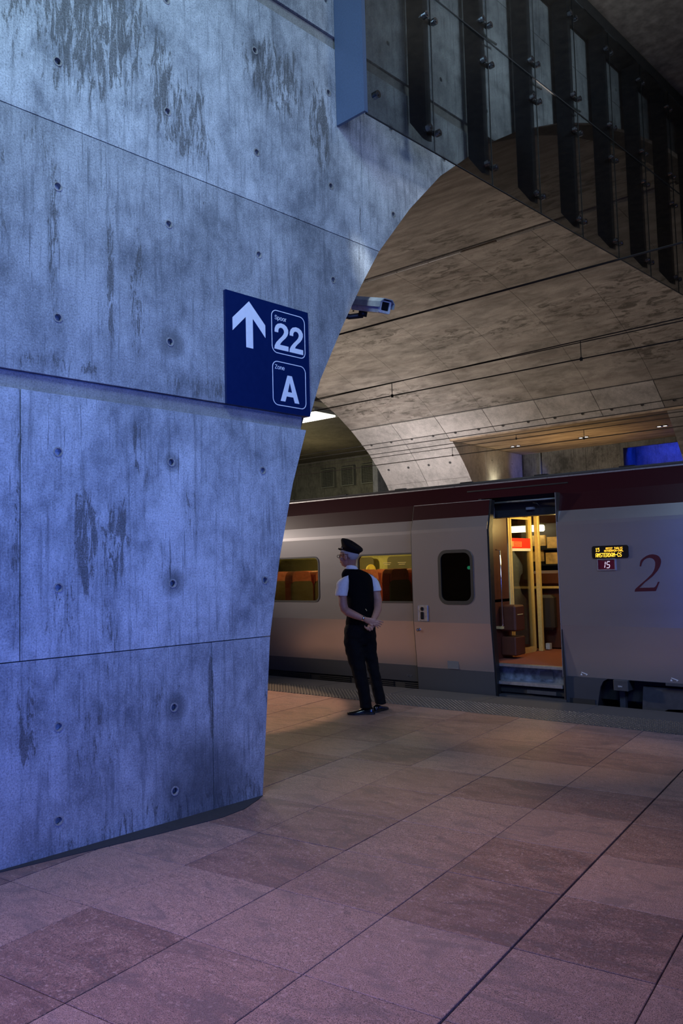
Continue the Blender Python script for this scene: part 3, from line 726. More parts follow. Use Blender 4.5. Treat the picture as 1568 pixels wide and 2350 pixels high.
GLYPH = {'S':[[(0.224,-0.009),(0.188,-0.007),(0.156,-0.001),(0.128,0.009),(0.102,0.023),(0.081,0.04),(0.064,0.06),(0.051,0.083),(0.042,0.109),(0.038,0.137),(0.104,0.137),(0.108,0.118),(0.114,0.102),(0.123,0.088),(0.136,0.076),(0.15,0.066),(0.166,0.059),(0.185,0.053),(0.204,0.05),(0.224,0.049),(0.246,0.05),(0.267,0.054),(0.286,0.06),(0.303,0.069),(0.317,0.079),(0.329,0.092),(0.338,0.106),(0.344,0.122),(0.346,0.139),(0.344,0.154),(0.34,0.168),(0.332,0.179),(0.322,0.189),(0.31,0.197),(0.296,0.205),(0.28,0.211),(0.263,0.217),(0.245,0.222),(0.184,0.239),(0.145,0.253),(0.112,0.269),(0.086,0.289),(0.067,0.313),(0.056,0.341),(0.052,0.372),(0.054,0.4),(0.062,0.425),(0.075,0.448),(0.092,0.468),(0.113,0.484),(0.138,0.498),(0.165,0.508),(0.195,0.514),(0.227,0.516),(0.259,0.514),(0.289,0.508),(0.316,0.498),(0.34,0.484),(0.36,0.468),(0.377,0.449),(0.39,0.427),(0.398,0.403),(0.401,0.378),(0.337,0.378),(0.332,0.402),(0.32,0.421),(0.302,0.437),(0.28,0.449),(0.254,0.456),(0.225,0.459),(0.204,0.457),(0.185,0.454),(0.167,0.448),(0.152,0.44),(0.139,0.43),(0.129,0.418),(0.121,0.405),(0.117,0.391),(0.115,0.376),(0.117,0.359),(0.122,0.345),(0.131,0.334),(0.142,0.324),(0.155,0.315),(0.169,0.308),(0.184,0.302),(0.198,0.297),(0.212,0.293),(0.264,0.279),(0.279,0.275),(0.295,0.27),(0.312,0.264),(0.328,0.256),(0.344,0.248),(0.359,0.238),(0.372,0.226),(0.384,0.213),(0.395,0.198),(0.402,0.18),(0.407,0.161),(0.408,0.139),(0.406,0.112),(0.399,0.087),(0.386,0.064),(0.37,0.043),(0.349,0.025),(0.323,0.011),(0.294,-0.0),(0.261,-0.007)]],'p':[[(0.053,-0.143),(0.053,0.379),(0.112,0.379),(0.112,0.319),(0.123,0.327),(0.13,0.336),(0.137,0.346),(0.147,0.355),(0.158,0.364),(0.171,0.373),(0.188,0.379),(0.207,0.383),(0.229,0.384),(0.259,0.382),(0.287,0.374),(0.313,0.361),(0.335,0.342),(0.354,0.32),(0.37,0.293),(0.381,0.261),(0.388,0.227),(0.39,0.189),(0.388,0.151),(0.381,0.116),(0.37,0.084),(0.355,0.057),(0.336,0.034),(0.313,0.016),(0.288,0.003),(0.26,-0.006),(0.229,-0.008),(0.208,-0.007),(0.189,-0.003),(0.173,0.004),(0.159,0.012),(0.147,0.021),(0.138,0.031),(0.13,0.041),(0.124,0.05),(0.118,0.059),(0.114,-0.143)],[(0.22,0.047),(0.242,0.049),(0.262,0.055),(0.279,0.066),(0.294,0.08),(0.306,0.097),(0.316,0.117),(0.323,0.139),(0.327,0.163),(0.328,0.189),(0.327,0.215),(0.323,0.239),(0.316,0.261),(0.307,0.281),(0.295,0.298),(0.28,0.311),(0.262,0.322),(0.243,0.328),(0.22,0.33),(0.198,0.328),(0.178,0.322),(0.161,0.312),(0.147,0.299),(0.134,0.282),(0.125,0.263),(0.118,0.241),(0.114,0.216),(0.113,0.189),(0.114,0.162),(0.118,0.138),(0.125,0.115),(0.135,0.095),(0.147,0.078),(0.162,0.065),(0.179,0.055),(0.198,0.049)]],'o':[[(0.207,-0.008),(0.174,-0.005),(0.144,0.003),(0.117,0.016),(0.093,0.035),(0.072,0.058),(0.056,0.085),(0.044,0.116),(0.037,0.15),(0.034,0.187),(0.037,0.225),(0.044,0.26),(0.056,0.291),(0.072,0.318),(0.093,0.341),(0.117,0.36),(0.144,0.374),(0.174,0.382),(0.207,0.384),(0.241,0.382),(0.271,0.374),(0.299,0.36),(0.323,0.341),(0.343,0.318),(0.359,0.291),(0.371,0.26),(0.379,0.225),(0.381,0.187),(0.379,0.15),(0.371,0.116),(0.359,0.085),(0.343,0.058),(0.323,0.035),(0.299,0.016),(0.271,0.003),(0.241,-0.005)],[(0.207,0.046),(0.231,0.049),(0.252,0.055),(0.27,0.066),(0.285,0.08),(0.298,0.097),(0.307,0.117),(0.314,0.139),(0.318,0.163),(0.319,0.187),(0.318,0.212),(0.314,0.236),(0.307,0.258),(0.298,0.278),(0.285,0.296),(0.27,0.31),(0.252,0.321),(0.231,0.328),(0.207,0.33),(0.184,0.328),(0.163,0.321),(0.145,0.31),(0.13,0.296),(0.118,0.278),(0.108,0.258),(0.102,0.236),(0.098,0.212),(0.096,0.187),(0.098,0.163),(0.102,0.139),(0.108,0.117),(0.118,0.097),(0.13,0.08),(0.145,0.066),(0.163,0.055),(0.184,0.049)]],'r':[[(0.053,0.0),(0.053,0.379),(0.112,0.379),(0.112,0.321),(0.124,0.339),(0.137,0.354),(0.152,0.367),(0.171,0.377),(0.191,0.383),(0.213,0.385),(0.229,0.384),(0.243,0.384),(0.243,0.322),(0.23,0.324),(0.215,0.326),(0.19,0.324),(0.174,0.321),(0.159,0.315),(0.146,0.306),(0.135,0.296),(0.126,0.284),(0.119,0.269),(0.115,0.254),(0.114,0.237),(0.114,0.0)]],'Z':[[(0.042,0.0),(0.042,0.046),(0.273,0.385),(0.284,0.4),(0.295,0.415),(0.306,0.431),(0.318,0.446),(0.329,0.461),(0.341,0.476),(0.348,0.454),(0.327,0.453),(0.306,0.453),(0.285,0.452),(0.265,0.452),(0.244,0.452),(0.223,0.452),(0.04,0.452),(0.04,0.509),(0.397,0.509),(0.397,0.462),(0.169,0.129),(0.157,0.113),(0.146,0.097),(0.134,0.081),(0.122,0.065),(0.11,0.049),(0.097,0.033),(0.09,0.054),(0.111,0.055),(0.131,0.056),(0.152,0.057),(0.173,0.057),(0.193,0.057),(0.214,0.057),(0.399,0.057),(0.399,0.0)]],'n':[[(0.114,0.227),(0.114,0.0),(0.053,0.0),(0.053,0.379),(0.112,0.379),(0.112,0.287),(0.116,0.319),(0.132,0.344),(0.152,0.362),(0.175,0.374),(0.2,0.382),(0.227,0.384),(0.252,0.383),(0.275,0.377),(0.295,0.369),(0.313,0.356),(0.328,0.34),(0.341,0.321),(0.35,0.298),(0.355,0.271),(0.357,0.24),(0.357,0.0),(0.296,0.0),(0.296,0.235),(0.293,0.263),(0.286,0.286),(0.273,0.304),(0.256,0.318),(0.235,0.326),(0.21,0.329),(0.192,0.328),(0.176,0.324),(0.161,0.317),(0.147,0.308),(0.136,0.297),(0.126,0.283),(0.119,0.266),(0.115,0.248)]],'e':[[(0.212,-0.008),(0.177,-0.005),(0.145,0.003),(0.117,0.016),(0.092,0.035),(0.072,0.058),(0.056,0.085),(0.044,0.116),(0.037,0.15),(0.034,0.187),(0.036,0.224),(0.044,0.258),(0.055,0.29),(0.071,0.317),(0.091,0.34),(0.115,0.359),(0.142,0.373),(0.172,0.382),(0.205,0.384),(0.226,0.383),(0.246,0.38),(0.266,0.374),(0.285,0.366),(0.303,0.355),(0.319,0.341),(0.334,0.324),(0.347,0.305),(0.357,0.282),(0.365,0.256),(0.37,0.227),(0.371,0.194),(0.371,0.169),(0.075,0.169),(0.075,0.221),(0.338,0.221),(0.31,0.202),(0.308,0.226),(0.304,0.248),(0.298,0.269),(0.288,0.286),(0.277,0.301),(0.263,0.314),(0.246,0.323),(0.227,0.328),(0.205,0.33),(0.183,0.328),(0.164,0.323),(0.146,0.313),(0.131,0.301),(0.119,0.286),(0.109,0.27),(0.102,0.251),(0.097,0.231),(0.096,0.211),(0.096,0.178),(0.098,0.151),(0.102,0.127),(0.11,0.106),(0.121,0.088),(0.135,0.073),(0.151,0.061),(0.169,0.053),(0.19,0.048),(0.212,0.046),(0.227,0.047),(0.241,0.049),(0.254,0.053),(0.265,0.058),(0.276,0.065),(0.285,0.073),(0.294,0.082),(0.3,0.093),(0.306,0.105),(0.365,0.091),(0.358,0.072),(0.348,0.055),(0.335,0.039),(0.32,0.026),(0.302,0.014),(0.283,0.004),(0.261,-0.003),(0.237,-0.007)]]}
def sign_word(word, x0, z0, width):
    xs = []; x = 0.0
    for ch in word:
        a = min(p[0] for p in GLYPH[ch][0]); b = max(p[0] for p in GLYPH[ch][0]); xs.append((ch, x - a)); x += b - a + .055
    k = width / (x - .055)
    for ch, ox in xs:
        lp = [[(x0 + (p[0] + ox) * k, z0 + p[1] * k) for p in l] for l in GLYPH[ch]]
        flat('letter', lp[0], lp[1:], 'sign_white')
sign_word('Spoor', .177, 3.338, .113)
sign_word('Zone', .170, 2.974, .092)

# ------------------------------------------------------------------ security camera
axis = Vector((0.335, -.075, -.115)); xax = axis.normalized(); yax = Vector((0, 0, 1)).cross(xax).normalized(); zax = xax.cross(yax)
cc = empty('security_camera', 'grey box security camera bracketed to the arch edge right of the sign', 'camera'); cc.rotation_mode = 'QUATERNION'
CF = Vector((-3.96, 5.345, 3.70))      # middle of the front plate
cc.matrix_world = Matrix.Translation(CF - xax * .38) @ Matrix((xax, yax, zax)).transposed().to_4x4()
L_ = .38
bm = bmesh.new(); sec = [(-.052, -.058), (.052, -.058), (.062, -.03), (.062, .02), (-.062, .02), (-.062, -.03)]
prism(bm, sec, [], 0.0, L_, lambda u, v, d: (d, u, v)); fin('housing', bm, 'cam_light', cc)
bm = bmesh.new(); prism(bm, [(-.078, -.015), (-.078, .03), (-.045, .062), (.045, .062), (.078, .03), (.078, -.015), (.072, -.015), (.072, .027), (.042, .055), (-.042, .055), (-.072, .027), (-.072, -.015)], [], -.04, L_ + .035, lambda u, v, d: (d, u, v)); fin('sun_hood', bm, 'cam_grey', cc)
bm = bmesh.new(); prism(bm, rrect(-.058, .058, -.056, .045, .012, 3), [rrect(-.040, .040, -.036, .034, .006, 2)], L_, L_ + .012, lambda u, v, d: (d, u, v)); fin('front_plate', bm, 'cam_light', cc)
bm = bmesh.new(); prism(bm, rrect(-.040, .040, -.036, .034, .006, 2), [], L_ - .002, L_ + .005, lambda u, v, d: (d, u, v)); fin('window', bm, 'black_gloss', cc)
bm = bmesh.new(); tube(bm, [(.10, 0, -.055), (.10, 0, -.10)], .038, 14); tube(bm, [(.10, 0, -.09), (.0, -.06, -.12), (-.02, -.34, -.11)], .024, 10); fin('bracket', bm, 'steel_dark', cc, True)
bm = bmesh.new(); tube(bm, [(-.02, .0, -.03), (-.07, .02, -.06), (-.10, .05, -.02)], .008, 8); fin('cable', bm, 'cable_black', cc, True)

# ------------------------------------------------------------------ glass cladding fixed in front of the wall above the arch
gc = empty('glass_cladding', 'row of dark tinted glass panes bolted to steel fins above the arch', 'glass cladding', (WX + wn[0] * 0, WY + wn[1] * 0, 0), WANG)
GD = -.30     # glass plane, in the wall's own depth
seam = [.925, 1.81, 2.70, 3.58, 4.47, 5.35, 6.24, 7.12, 8.01, 8.9, 9.8, 10.7, 11.6]
for a, b in zip(seam[:-1], seam[1:]):
    for z0, z1 in ((5.07, 6.485), (6.495, 7.84)):
        bm = bmesh.new(); box(bm, a + .004, b - .004, GD, GD + .012, z0, z1); o = fin('glass_pane', bm, 'grey_glass', gc)
        boxo('pane_edge', (a + .004, b - .004, GD - .0005, GD + .0125, z0 - .004, z0 + .002), 'steel_dark', o)
    boxo('pane_joint', (b - .0035, b + .0035, GD + .001, GD + .011, 5.07, 7.84), 'rubber', gc)
boxo('pane_joint', (seam[0], seam[-1], GD + .001, GD + .011, 6.4865, 6.4935), 'rubber', gc)
for k, b in enumerate(seam[1:]):
    s_ = b + (.0)
    bm = bmesh.new()      # steel fin behind the glass with a bevelled foot
    prism(bm, [(GD + .24, 7.95), (GD + .24, 5.42), (GD + .10, 5.22), (GD + .06, 5.20), (GD + .06, 7.95)], [], s_ - .035, s_ + .035, lambda u, v, d: (d, u, v))
    fin('steel_fin', bm, 'steel_dark', gc)
    for z in (5.27, 6.28, 6.68, 7.62):
        bm = bmesh.new()
        prism(bm, [(s_ - .075, z - .012), (s_ + .075, z - .012), (s_ + .075, z + .012), (s_ - .075, z + .012)], [], GD + .03, GD + .06, tw)
        fin('spider_arm', bm, 'steel_dark', gc)
        for sx in (-.063, .063):
            bm = bmesh.new(); prism(bm, circ(s_ + sx, z, .030, 14), [], GD - .010, GD + .03, tw)
            prism(bm, circ(s_ + sx, z, .014, 8), [], GD - .017, GD - .010, tw); fin('bolt', bm, 'bolt_steel', gc)
for z in (5.28, 6.28, 6.68, 7.62):
    bm = bmesh.new(); prism(bm, circ(1.07, z, .030, 14), [], GD - .010, GD + .04, tw); prism(bm, circ(1.07, z, .014, 8), [], GD - .017, GD - .010, tw); fin('bolt', bm, 'bolt_steel', gc)
boxo('steel_fin', (.945, .975, GD + .03, GD + .27, 5.30, 7.95), 'steel_dark', gc)
bm = bmesh.new(); box(bm, .90, .925, GD - .006, -.004, 5.075, 9.3); fin('end_panel', bm, 'panel_blue_grey', gc)
boxo('end_panel_lip', (.925, .940, GD - .006, GD + .012, 5.075, 9.3), 'panel_blue_grey', gc)
boxo('top_rail', (.92, 11.7, GD + .02, GD + .26, 7.86, 8.02), 'rubber', gc)
for k in range(2, 10):       # slack cables looping between the fins
    s0 = seam[k] + .1; z = 6.78 - (k % 2) * .1
    bm = bmesh.new(); tube(bm, [(s0, -.06, z + .35), (s0 + .06, -.07, z + .1), (s0 + .25, -.08, z), (s0 + .42, -.07, z + .03)], .012, 7); fin('loose_cable', bm, 'grille_grey', gc, True)

# ------------------------------------------------------------------ overhead line
def wire(bm, x0, z0, x1, z1, y, r): tube(bm, [(x0, 0, z0), ((x0 + x1) / 2, 0, (z0 + z1) / 2), (x1, 0, z1)], r, 6)
def line(label, y, wires, drops):
    e = empty('overhead_line', label, 'overhead line', (0, y, 0))
    for i, (z0, z1, r) in enumerate(wires):
        bm = bmesh.new(); wire(bm, -33, z0, 1.5, z1, 0, r); fin('contact_wire' if i == 0 else 'carrier_wire', bm, 'wire_dark', e)
    for x, za, zb in drops:
        bm = bmesh.new(); tube(bm, [(x, 0, za), (x, 0, zb)], .006, 6); box(bm, x - .014, x + .014, -.012, .012, zb - .025, zb + .02); fin('dropper', bm, 'wire_dark', e)
line('contact wire with twin carrier wires and droppers above the train', 10.05, [(4.174, 4.183, .0085), (4.02, 4.505, .0075), (4.27, 4.425, .0065)], [(-7.35, 4.37, 4.18), (-4.28, 4.42, 4.18)])
line('lowest pair of far wires joined by droppers above the empty track', 16.25, [(4.13, 4.12, .010), (4.315, 4.314, .008)], [(-10.18, 4.31, 4.13), (-6.94, 4.31, 4.13), (-8.51, 4.41, 4.32)])
for i, (y, z0, z1, r, lb) in enumerate(((9.22, 5.065, 5.040, .013, 'single thick cable crossing high under the vault and the glass'), (16.75, 4.49, 4.500, .009, 'third wire up over the far track'), (17.25, 4.79, 4.694, .010, 'fourth wire up over the far track'), (17.75, 4.944, 4.967, .010, 'topmost wire over the far track, crossing the tie holes'))):
    bm = bmesh.new(); wire(bm, -33, z0, 1.5, z1, 0, r); o = fin('overhead_cable', bm, 'cable_black'); o.location = (0, y, 0); tagt(o, lb, 'cable')
#PART2
# ------------------------------------------------------------------ the train
TR0 = Vector((-6.0, 10.05, -0.585))
tr = empty('train', 'silver and wine-red passenger train with an open lit door at the platform', 'train', TR0)
def skin_y(z, tab=((-.75, 8.70), (.05, 8.66), (.266, 8.648), (.833, 8.600), (1.95, 8.600), (1.99, 8.603), (2.12, 8.645), (2.32, 8.69), (2.53, 8.775))): return lerp(z, tab)
ZB = [.06, .266, .833, 1.95, 1.99, 2.12, 2.32, 2.53]
def zmat(z): return 0 if z < .266 else (2 if z > 2.12 else 1)
TM = ['train_skirt', 'train_silver', 'train_maroon']
def strip(bm, x0, x1, z0, z1, dy=0.0, mi=None):
    zs = sorted({z0, z1} | {z for z in ZB if z0 < z < z1})
    for a, b in zip(zs[:-1], zs[1:]):
        f = bm.faces.new([bm.verts.new(p) for p in ((x0, skin_y(a) + dy, a), (x1, skin_y(a) + dy, a), (x1, skin_y(b) + dy, b), (x0, skin_y(b) + dy, b))])
        f.material_index = zmat((a + b) / 2) if mi is None else mi
WINS = [(-6.95, -5.62), (-9.25, -7.672), (-11.2, -9.75), (-13.2, -11.7)]
to_y = lambda Y: (lambda u, v, d: (u, Y + d, v))
bm = bmesh.new()
strip(bm, -33, -5.04, .06, .833); strip(bm, -33, -5.04, 1.95, 2.53)
prism(bm, [(-33, .833), (-5.04, .833), (-5.04, 1.95), (-33, 1.95)], [rrect(a, b, 1.080, 1.698, .075) for a, b in WINS], 8.600, 8.640, to_y(0), 1)
fin('body_side', bm, TM, tr)
bm = bmesh.new()
strip(bm, -4.045, 9, .262, .833); strip(bm, -4.045, 9, 1.95, 2.53)
prism(bm, [(-4.045, .833), (9, .833), (9, 1.95), (-4.045, 1.95)], [], 8.600, 8.640, to_y(0), 1)
fin('body_side', bm, TM, tr)
bm = bmesh.new(); strip(bm, -5.04, -4.045, 2.335, 2.53); fin('door_header', bm, TM, tr)
bm = bmesh.new(); prism(bm, [(-4.05, .262), (-3.555, .262), (-3.60, .235), (-3.635, .17), (-3.655, .07), (-3.68, -.06), (-4.03, -.06)], [], 8.632, 8.66, to_y(0)); fin('skirt_panel', bm, 'train_skirt', tr)
boxo('skirt_hatch', (-3.99, -3.70, 8.627, 8.633, -.05, .03), 'train_under', tr)
bm = bmesh.new(); box(bm, -33, -6.03, 8.68, 8.72, -.10, .062)
for k in range(8):
    for j in range(4): box(bm, -9.0 + k * .74 - 1.0, -8.42 + k * .74 - 1.0, 8.668, 8.68, -.045 + j * .024, -.035 + j * .024)
fin('lower_grille', bm, 'train_under', tr)
bm = bmesh.new()          # roof with rounded gutter
rp = [(8.775, 2.53), (8.765, 2.545), (8.80, 2.565), (8.86, 2.555), (9.3, 2.60), (10.05, 2.63), (10.8, 2.60), (11.3, 2.545), (11.33, 2.45), (11.45, 2.1)]
for (ya, za), (yb, zb) in zip(rp[:-1], rp[1:]): bm.faces.new([bm.verts.new(p) for p in ((-33, ya, za), (9, ya, za), (9, yb, zb), (-33, yb, zb))])
fin('roof', bm, 'train_roof', tr)
for k in range(14):
    bm = bmesh.new(); box(bm, -14.6 + k * 1.02, -14.42 + k * 1.02, 8.79, 8.84, 2.555, 2.576, bev=.008); fin('roof_clip', bm, 'rubber', tr)
boxo('gutter_line', (-33, 9, 8.767, 8.775, 2.515, 2.530), 'silver_trim', tr)
bm = bmesh.new(); bm.faces.new([bm.verts.new(p) for p in ((-33, 11.45, .05), (9, 11.45, .05), (9, 11.45, 2.1), (-33, 11.45, 2.1))]); fin('far_side', bm, 'inner_wall', tr)
boxo('underframe', (-33, 9, 8.80, 11.3, .02, .335), 'train_under', tr)
boxo('underframe', (-33, -3.70, 8.72, 11.4, -.5, .02), 'train_under', tr)
boxo('drip_line', (-5.28, -3.95, skin_y(2.44) - .008, skin_y(2.44) + .01, 2.435, 2.450), 'rubber', tr)
# side windows
for k, (a, b) in enumerate(WINS):
    bm = bmesh.new(); prism(bm, rrect(a - .014, b + .014, 1.066, 1.712, .085), [rrect(a + .008, b - .008, 1.088, 1.690, .07)], 8.594, 8.612, to_y(0)); f = fin('window', bm, 'rubber', tr)
    bm = bmesh.new(); prism(bm, rrect(a, b, 1.08, 1.698, .075), [], 8.606, 8.614, to_y(0)); fin('pane', bm, 'train_glass', f)
for xx in (-6.46, -6.22):
    for dz, wd in ((0, .13), (-.022, .10)): boxo('sticker_line', (xx - wd / 2, xx + wd / 2, 8.603, 8.605, 1.585 + dz, 1.593 + dz), 'seat_yellow', tr)
# plug door slid open, lying outside the body
DX0, DX1, DD = -5.985, -4.885, -.10
dr = empty('door', loc=(0, 0, 0)); dr.parent = tr
bm = bmesh.new()
strip(bm, DX0, DX1, -.03, .833, DD); strip(bm, DX0, DX1, 1.95, 2.305, DD)
dwin = rrect(-5.572, -5.112, 1.075, 1.705, .10)
prism(bm, [(DX0, .833), (DX1, .833), (DX1, 1.95), (DX0, 1.95)], [dwin], 8.500, 8.540, to_y(0), 1)
zs = [-.03, .266, .833, 1.95, 2.12, 2.305]
for xx in (DX0, DX1):
    for a, b in zip(zs[:-1], zs[1:]):
        f = bm.faces.new([bm.verts.new(p) for p in ((xx, skin_y(a) + DD, a), (xx, skin_y(b) + DD, b), (xx, skin_y(b) + DD + .045, b), (xx, skin_y(a) + DD + .045, a))]); f.material_index = zmat((a + b) / 2)
fin('leaf', bm, TM, dr)
for xx, wd in ((DX0 - .012, .012), (DX1, .022)):
    bm = bmesh.new()
    for a, b in zip(zs[:-1], zs[1:]):
        va = [bm.verts.new(p) for p in ((xx, skin_y(a) + DD + .006, a), (xx + wd, skin_y(a) + DD + .006, a), (xx + wd, skin_y(b) + DD + .006, b), (xx, skin_y(b) + DD + .006, b))]
        bm.faces.new(va)
        vb = [bm.verts.new(p) for p in ((xx + wd, skin_y(a) + DD + .006, a), (xx + wd, skin_y(a) + DD + .09, a), (xx + wd, skin_y(b) + DD + .09, b), (xx + wd, skin_y(b) + DD + .006, b))]
        bm.faces.new(vb)
    fin('rubber_seal', bm, 'rubber', dr)
boxo('top_seal', (DX0, DX1 + .004, skin_y(2.305) + DD - .003, skin_y(2.305) + DD + .05, 2.305, 2.312), 'silver_trim', dr)
bm = bmesh.new(); prism(bm, rrect(-5.592, -5.092, 1.055, 1.725, .12), [rrect(-5.552, -5.132, 1.100, 1.685, .085)], 8.494, 8.512, to_y(0)); fin('window_frame', bm, 'rubber', dr)
bm = bmesh.new(); prism(bm, dwin, [], 8.508, 8.516, to_y(0)); fin('window_pane', bm, 'door_glass', dr)
bm = bmesh.new(); prism(bm, circ(-5.165, 1.500, .021, 12), [], 8.517, 8.530, to_y(0)); fin('green_button_light', bm, 'green_glow', dr)
boxo('inner_lining', (-5.56, -5.12, 8.531, 8.536, 1.09, 1.69), 'steel_dark', dr)
hp = empty('handle_panel', loc=(0, 0, 0)); hp.parent = dr
bm = bmesh.new(); box(bm, -5.912, -5.762, 8.490, 8.502, .842, 1.045, bev=.008); fin('plate', bm, 'silver_trim', hp)
bm = bmesh.new(); prism(bm, rrect(-5.868, -5.826, .975, 1.022, .016, 4), [], 8.486, 8.4895, to_y(0)); fin('push_button', bm, 'black_gloss', hp)
bm = bmesh.new(); prism(bm, rrect(-5.870, -5.824, .868, .962, .012, 4), [], 8.486, 8.4895, to_y(0)); fin('handle_recess', bm, 'black_gloss', hp)
for x in list(hp.children):   # keep thing > part > sub-part: lift the plate pieces one level
    x.parent = dr
bpy.data.objects.remove(hp)
bm = bmesh.new(); prism(bm, circ(-5.922, .735, .021, 16), [circ(-5.922, .735, .011, 16)], 8.490, 8.503, to_y(0)); prism(bm, circ(-5.922, .735, .011, 8), [], 8.497, 8.503, to_y(0)); fin('lock', bm, 'chrome', dr)
bm = bmesh.new(); prism(bm, rrect(-5.53, -5.37, .27, .385, .004, 1), [], skin_y(.33) - .103, skin_y(.33) - .1005, to_y(0)); fin('worn_patch', bm, 'grey_print', dr)
# markings on the right-hand body side
C2 = [(-3.129, 1.471), (-3.113, 1.471), (-3.106, 1.493), (-3.096, 1.516), (-3.080, 1.536), (-3.053, 1.553), (-3.024, 1.558), (-2.996, 1.553), (-2.976, 1.539), (-2.964, 1.512), (-2.965, 1.484), (-2.972, 1.449), (-2.985, 1.420), (-3.007, 1.389), (-3.059, 1.340), (-3.132, 1.280), (-3.187, 1.233), (-3.195, 1.206), (-2.973, 1.212), (-2.929, 1.307), (-2.947, 1.306), (-2.958, 1.281), (-2.974, 1.258), (-2.991, 1.248), (-3.142, 1.245), (-3.084, 1.300), (-3.000, 1.363), (-2.945, 1.420), (-2.917, 1.465), (-2.903, 1.511), (-2.905, 1.540), (-2.920, 1.569), (-2.948, 1.586), (-2.982, 1.594), (-3.017, 1.592), (-3.052, 1.579), (-3.088, 1.556), (-3.113, 1.534), (-3.121, 1.511)]
bm = bmesh.new(); prism(bm, C2, [], 8.5975, 8.599, to_y(0)); fin('class_numeral', bm, 'maroon_print', tr)
bm = bmesh.new(); prism(bm, rrect(-3.640, -3.235, 1.565, 1.703, .025, 4), [], 8.588, 8.600, to_y(0)); dp = fin('destination_display', bm, 'led_black', tr)
DOT = {'0': (14,17,19,21,25,17,14),'1': (4,12,4,4,4,4,14),'2': (14,17,1,2,4,8,31),'3': (31,2,4,2,1,17,14),'5': (31,16,30,1,1,17,14),'7': (31,1,2,4,8,8,8),'9': (14,17,17,15,1,2,12),'T': (31,4,4,4,4,4,4),'H': (17,17,17,31,17,17,17),'A': (14,17,17,17,31,17,17),'L': (16,16,16,16,16,16,31),'Y': (17,17,17,10,4,4,4),'S': (15,16,16,14,1,1,30),'N': (17,17,25,21,19,17,17),'W': (17,17,17,21,21,21,10),'E': (31,16,16,30,16,16,31),'R': (30,17,17,30,20,18,17),'P': (30,17,17,30,16,16,16),'C': (14,17,16,16,16,17,14),'M': (17,27,21,21,17,17,17),'D': (28,18,17,17,17,18,28),'O': (14,17,17,17,17,17,14),'-': (0,0,0,31,0,0,0),' ': (0,0,0,0,0,0,0)}
def led(word, x0, z0, width, height, bold=False):
    """dot-matrix lettering: one little lamp per dot"""
    bm = bmesh.new(); n = len(word) * 6 - 1; px = width / n; pz = height / 7
    for i, ch in enumerate(word):
        for r in range(7):
            for c in range(5):
                if DOT[ch][r] >> (4 - c) & 1:
                    x = x0 + (i * 6 + c) * px; z = z0 + (6 - r) * pz; e = px * (1.25 if bold else .95)
                    box(bm, x, x + e, 8.5865, 8.5878, z, z + pz * .92)
    fin('lettering', bm, 'led_amber', dp)
led('15', -3.598, 1.640, .044, .042, True)
led('09327 THALYS', -3.482, 1.661, .184, .022)
led('ANTWERPEN-CNRL', -3.500, 1.635, .210, .021)
led('AMSTERDAM-CS', -3.598, 1.580, .286, .044, True)
bm = bmesh.new(); prism(bm, [(-3.588, 1.436), (-3.383, 1.436), (-3.383, 1.562), (-3.588, 1.562)], [[(-3.577, 1.447), (-3.394, 1.447), (-3.394, 1.551), (-3.577, 1.551)]], 8.586, 8.600, to_y(0)); cp = fin('coach_number_frame', bm, 'silver_trim', tr)
boxo('screen', (-3.577, -3.394, 8.592, 8.599, 1.447, 1.551), 'wine_screen', cp)
boxo('small_print', (-3.535, -3.440, 8.5905, 8.592, 1.541, 1.5435), 'grey_print', cp)
bm = bmesh.new()
def seg(a, b, t=.0042):
    """one bar of a seven-segment digit, points in (x, z), slanted"""
    (x0, z0), (x1, z1) = a, b; d = Vector((x1 - x0, z1 - z0)).normalized(); n = Vector((-d.y, d.x)) * t
    p = [(x0, z0), (x0 + d.x * t + n.x, z0 + d.y * t + n.y), (x1 - d.x * t + n.x, z1 - d.y * t + n.y), (x1, z1), (x1 - d.x * t - n.x, z1 - d.y * t - n.y), (x0 + d.x * t - n.x, z0 + d.y * t - n.y)]
    prism(bm, p, [], 8.5905, 8.5918, to_y(0))
sx = lambda x, z: (x + (z - 1.496) * .16, z)
for x_ in (-3.500,):
    seg(sx(x_, 1.463), sx(x_, 1.495)); seg(sx(x_, 1.497), sx(x_, 1.530))
for a, b in ((((-3.480), 1.530), ((-3.448), 1.530)), ((-3.480, 1.528), (-3.480, 1.499)), ((-3.480, 1.497), (-3.448, 1.497)), ((-3.448, 1.495), (-3.448, 1.465)), ((-3.480, 1.463), (-3.448, 1.463))):
    seg(sx(*a), sx(*b))
fin('digits', bm, 'segment_white', cp)
for xx in (-3.83, -2.86):      # little white lifting-point pictograms
    bm = bmesh.new(); Yk = skin_y(.30) - .003
    prism(bm, [(xx - .018, .322), (xx + .052, .300), (xx + .050, .292), (xx - .016, .313)], [], Yk, Yk + .002, to_y(0))
    prism(bm, [(xx - .030, .285), (xx - .008, .285), (xx - .020, .308)], [], Yk, Yk + .002, to_y(0)); prism(bm, [(xx + .034, .286), (xx + .042, .286), (xx + .042, .296), (xx + .034, .296)], [], Yk, Yk + .002, to_y(0))
    fin('pictogram', bm, 'white_print', tr)
textmesh('lettering', '2SN', .03, 'white_print', tr, lambda u, v, d: (u, 8.618 - d, v), -3.435, .188, width=.045, height=.016, depth=.001)
textmesh('lettering', '013', .03, 'grey_print', tr, lambda u, v, d: (u, 8.6535 - d, v), -6.23, .118, width=.075, height=.026, depth=.001)
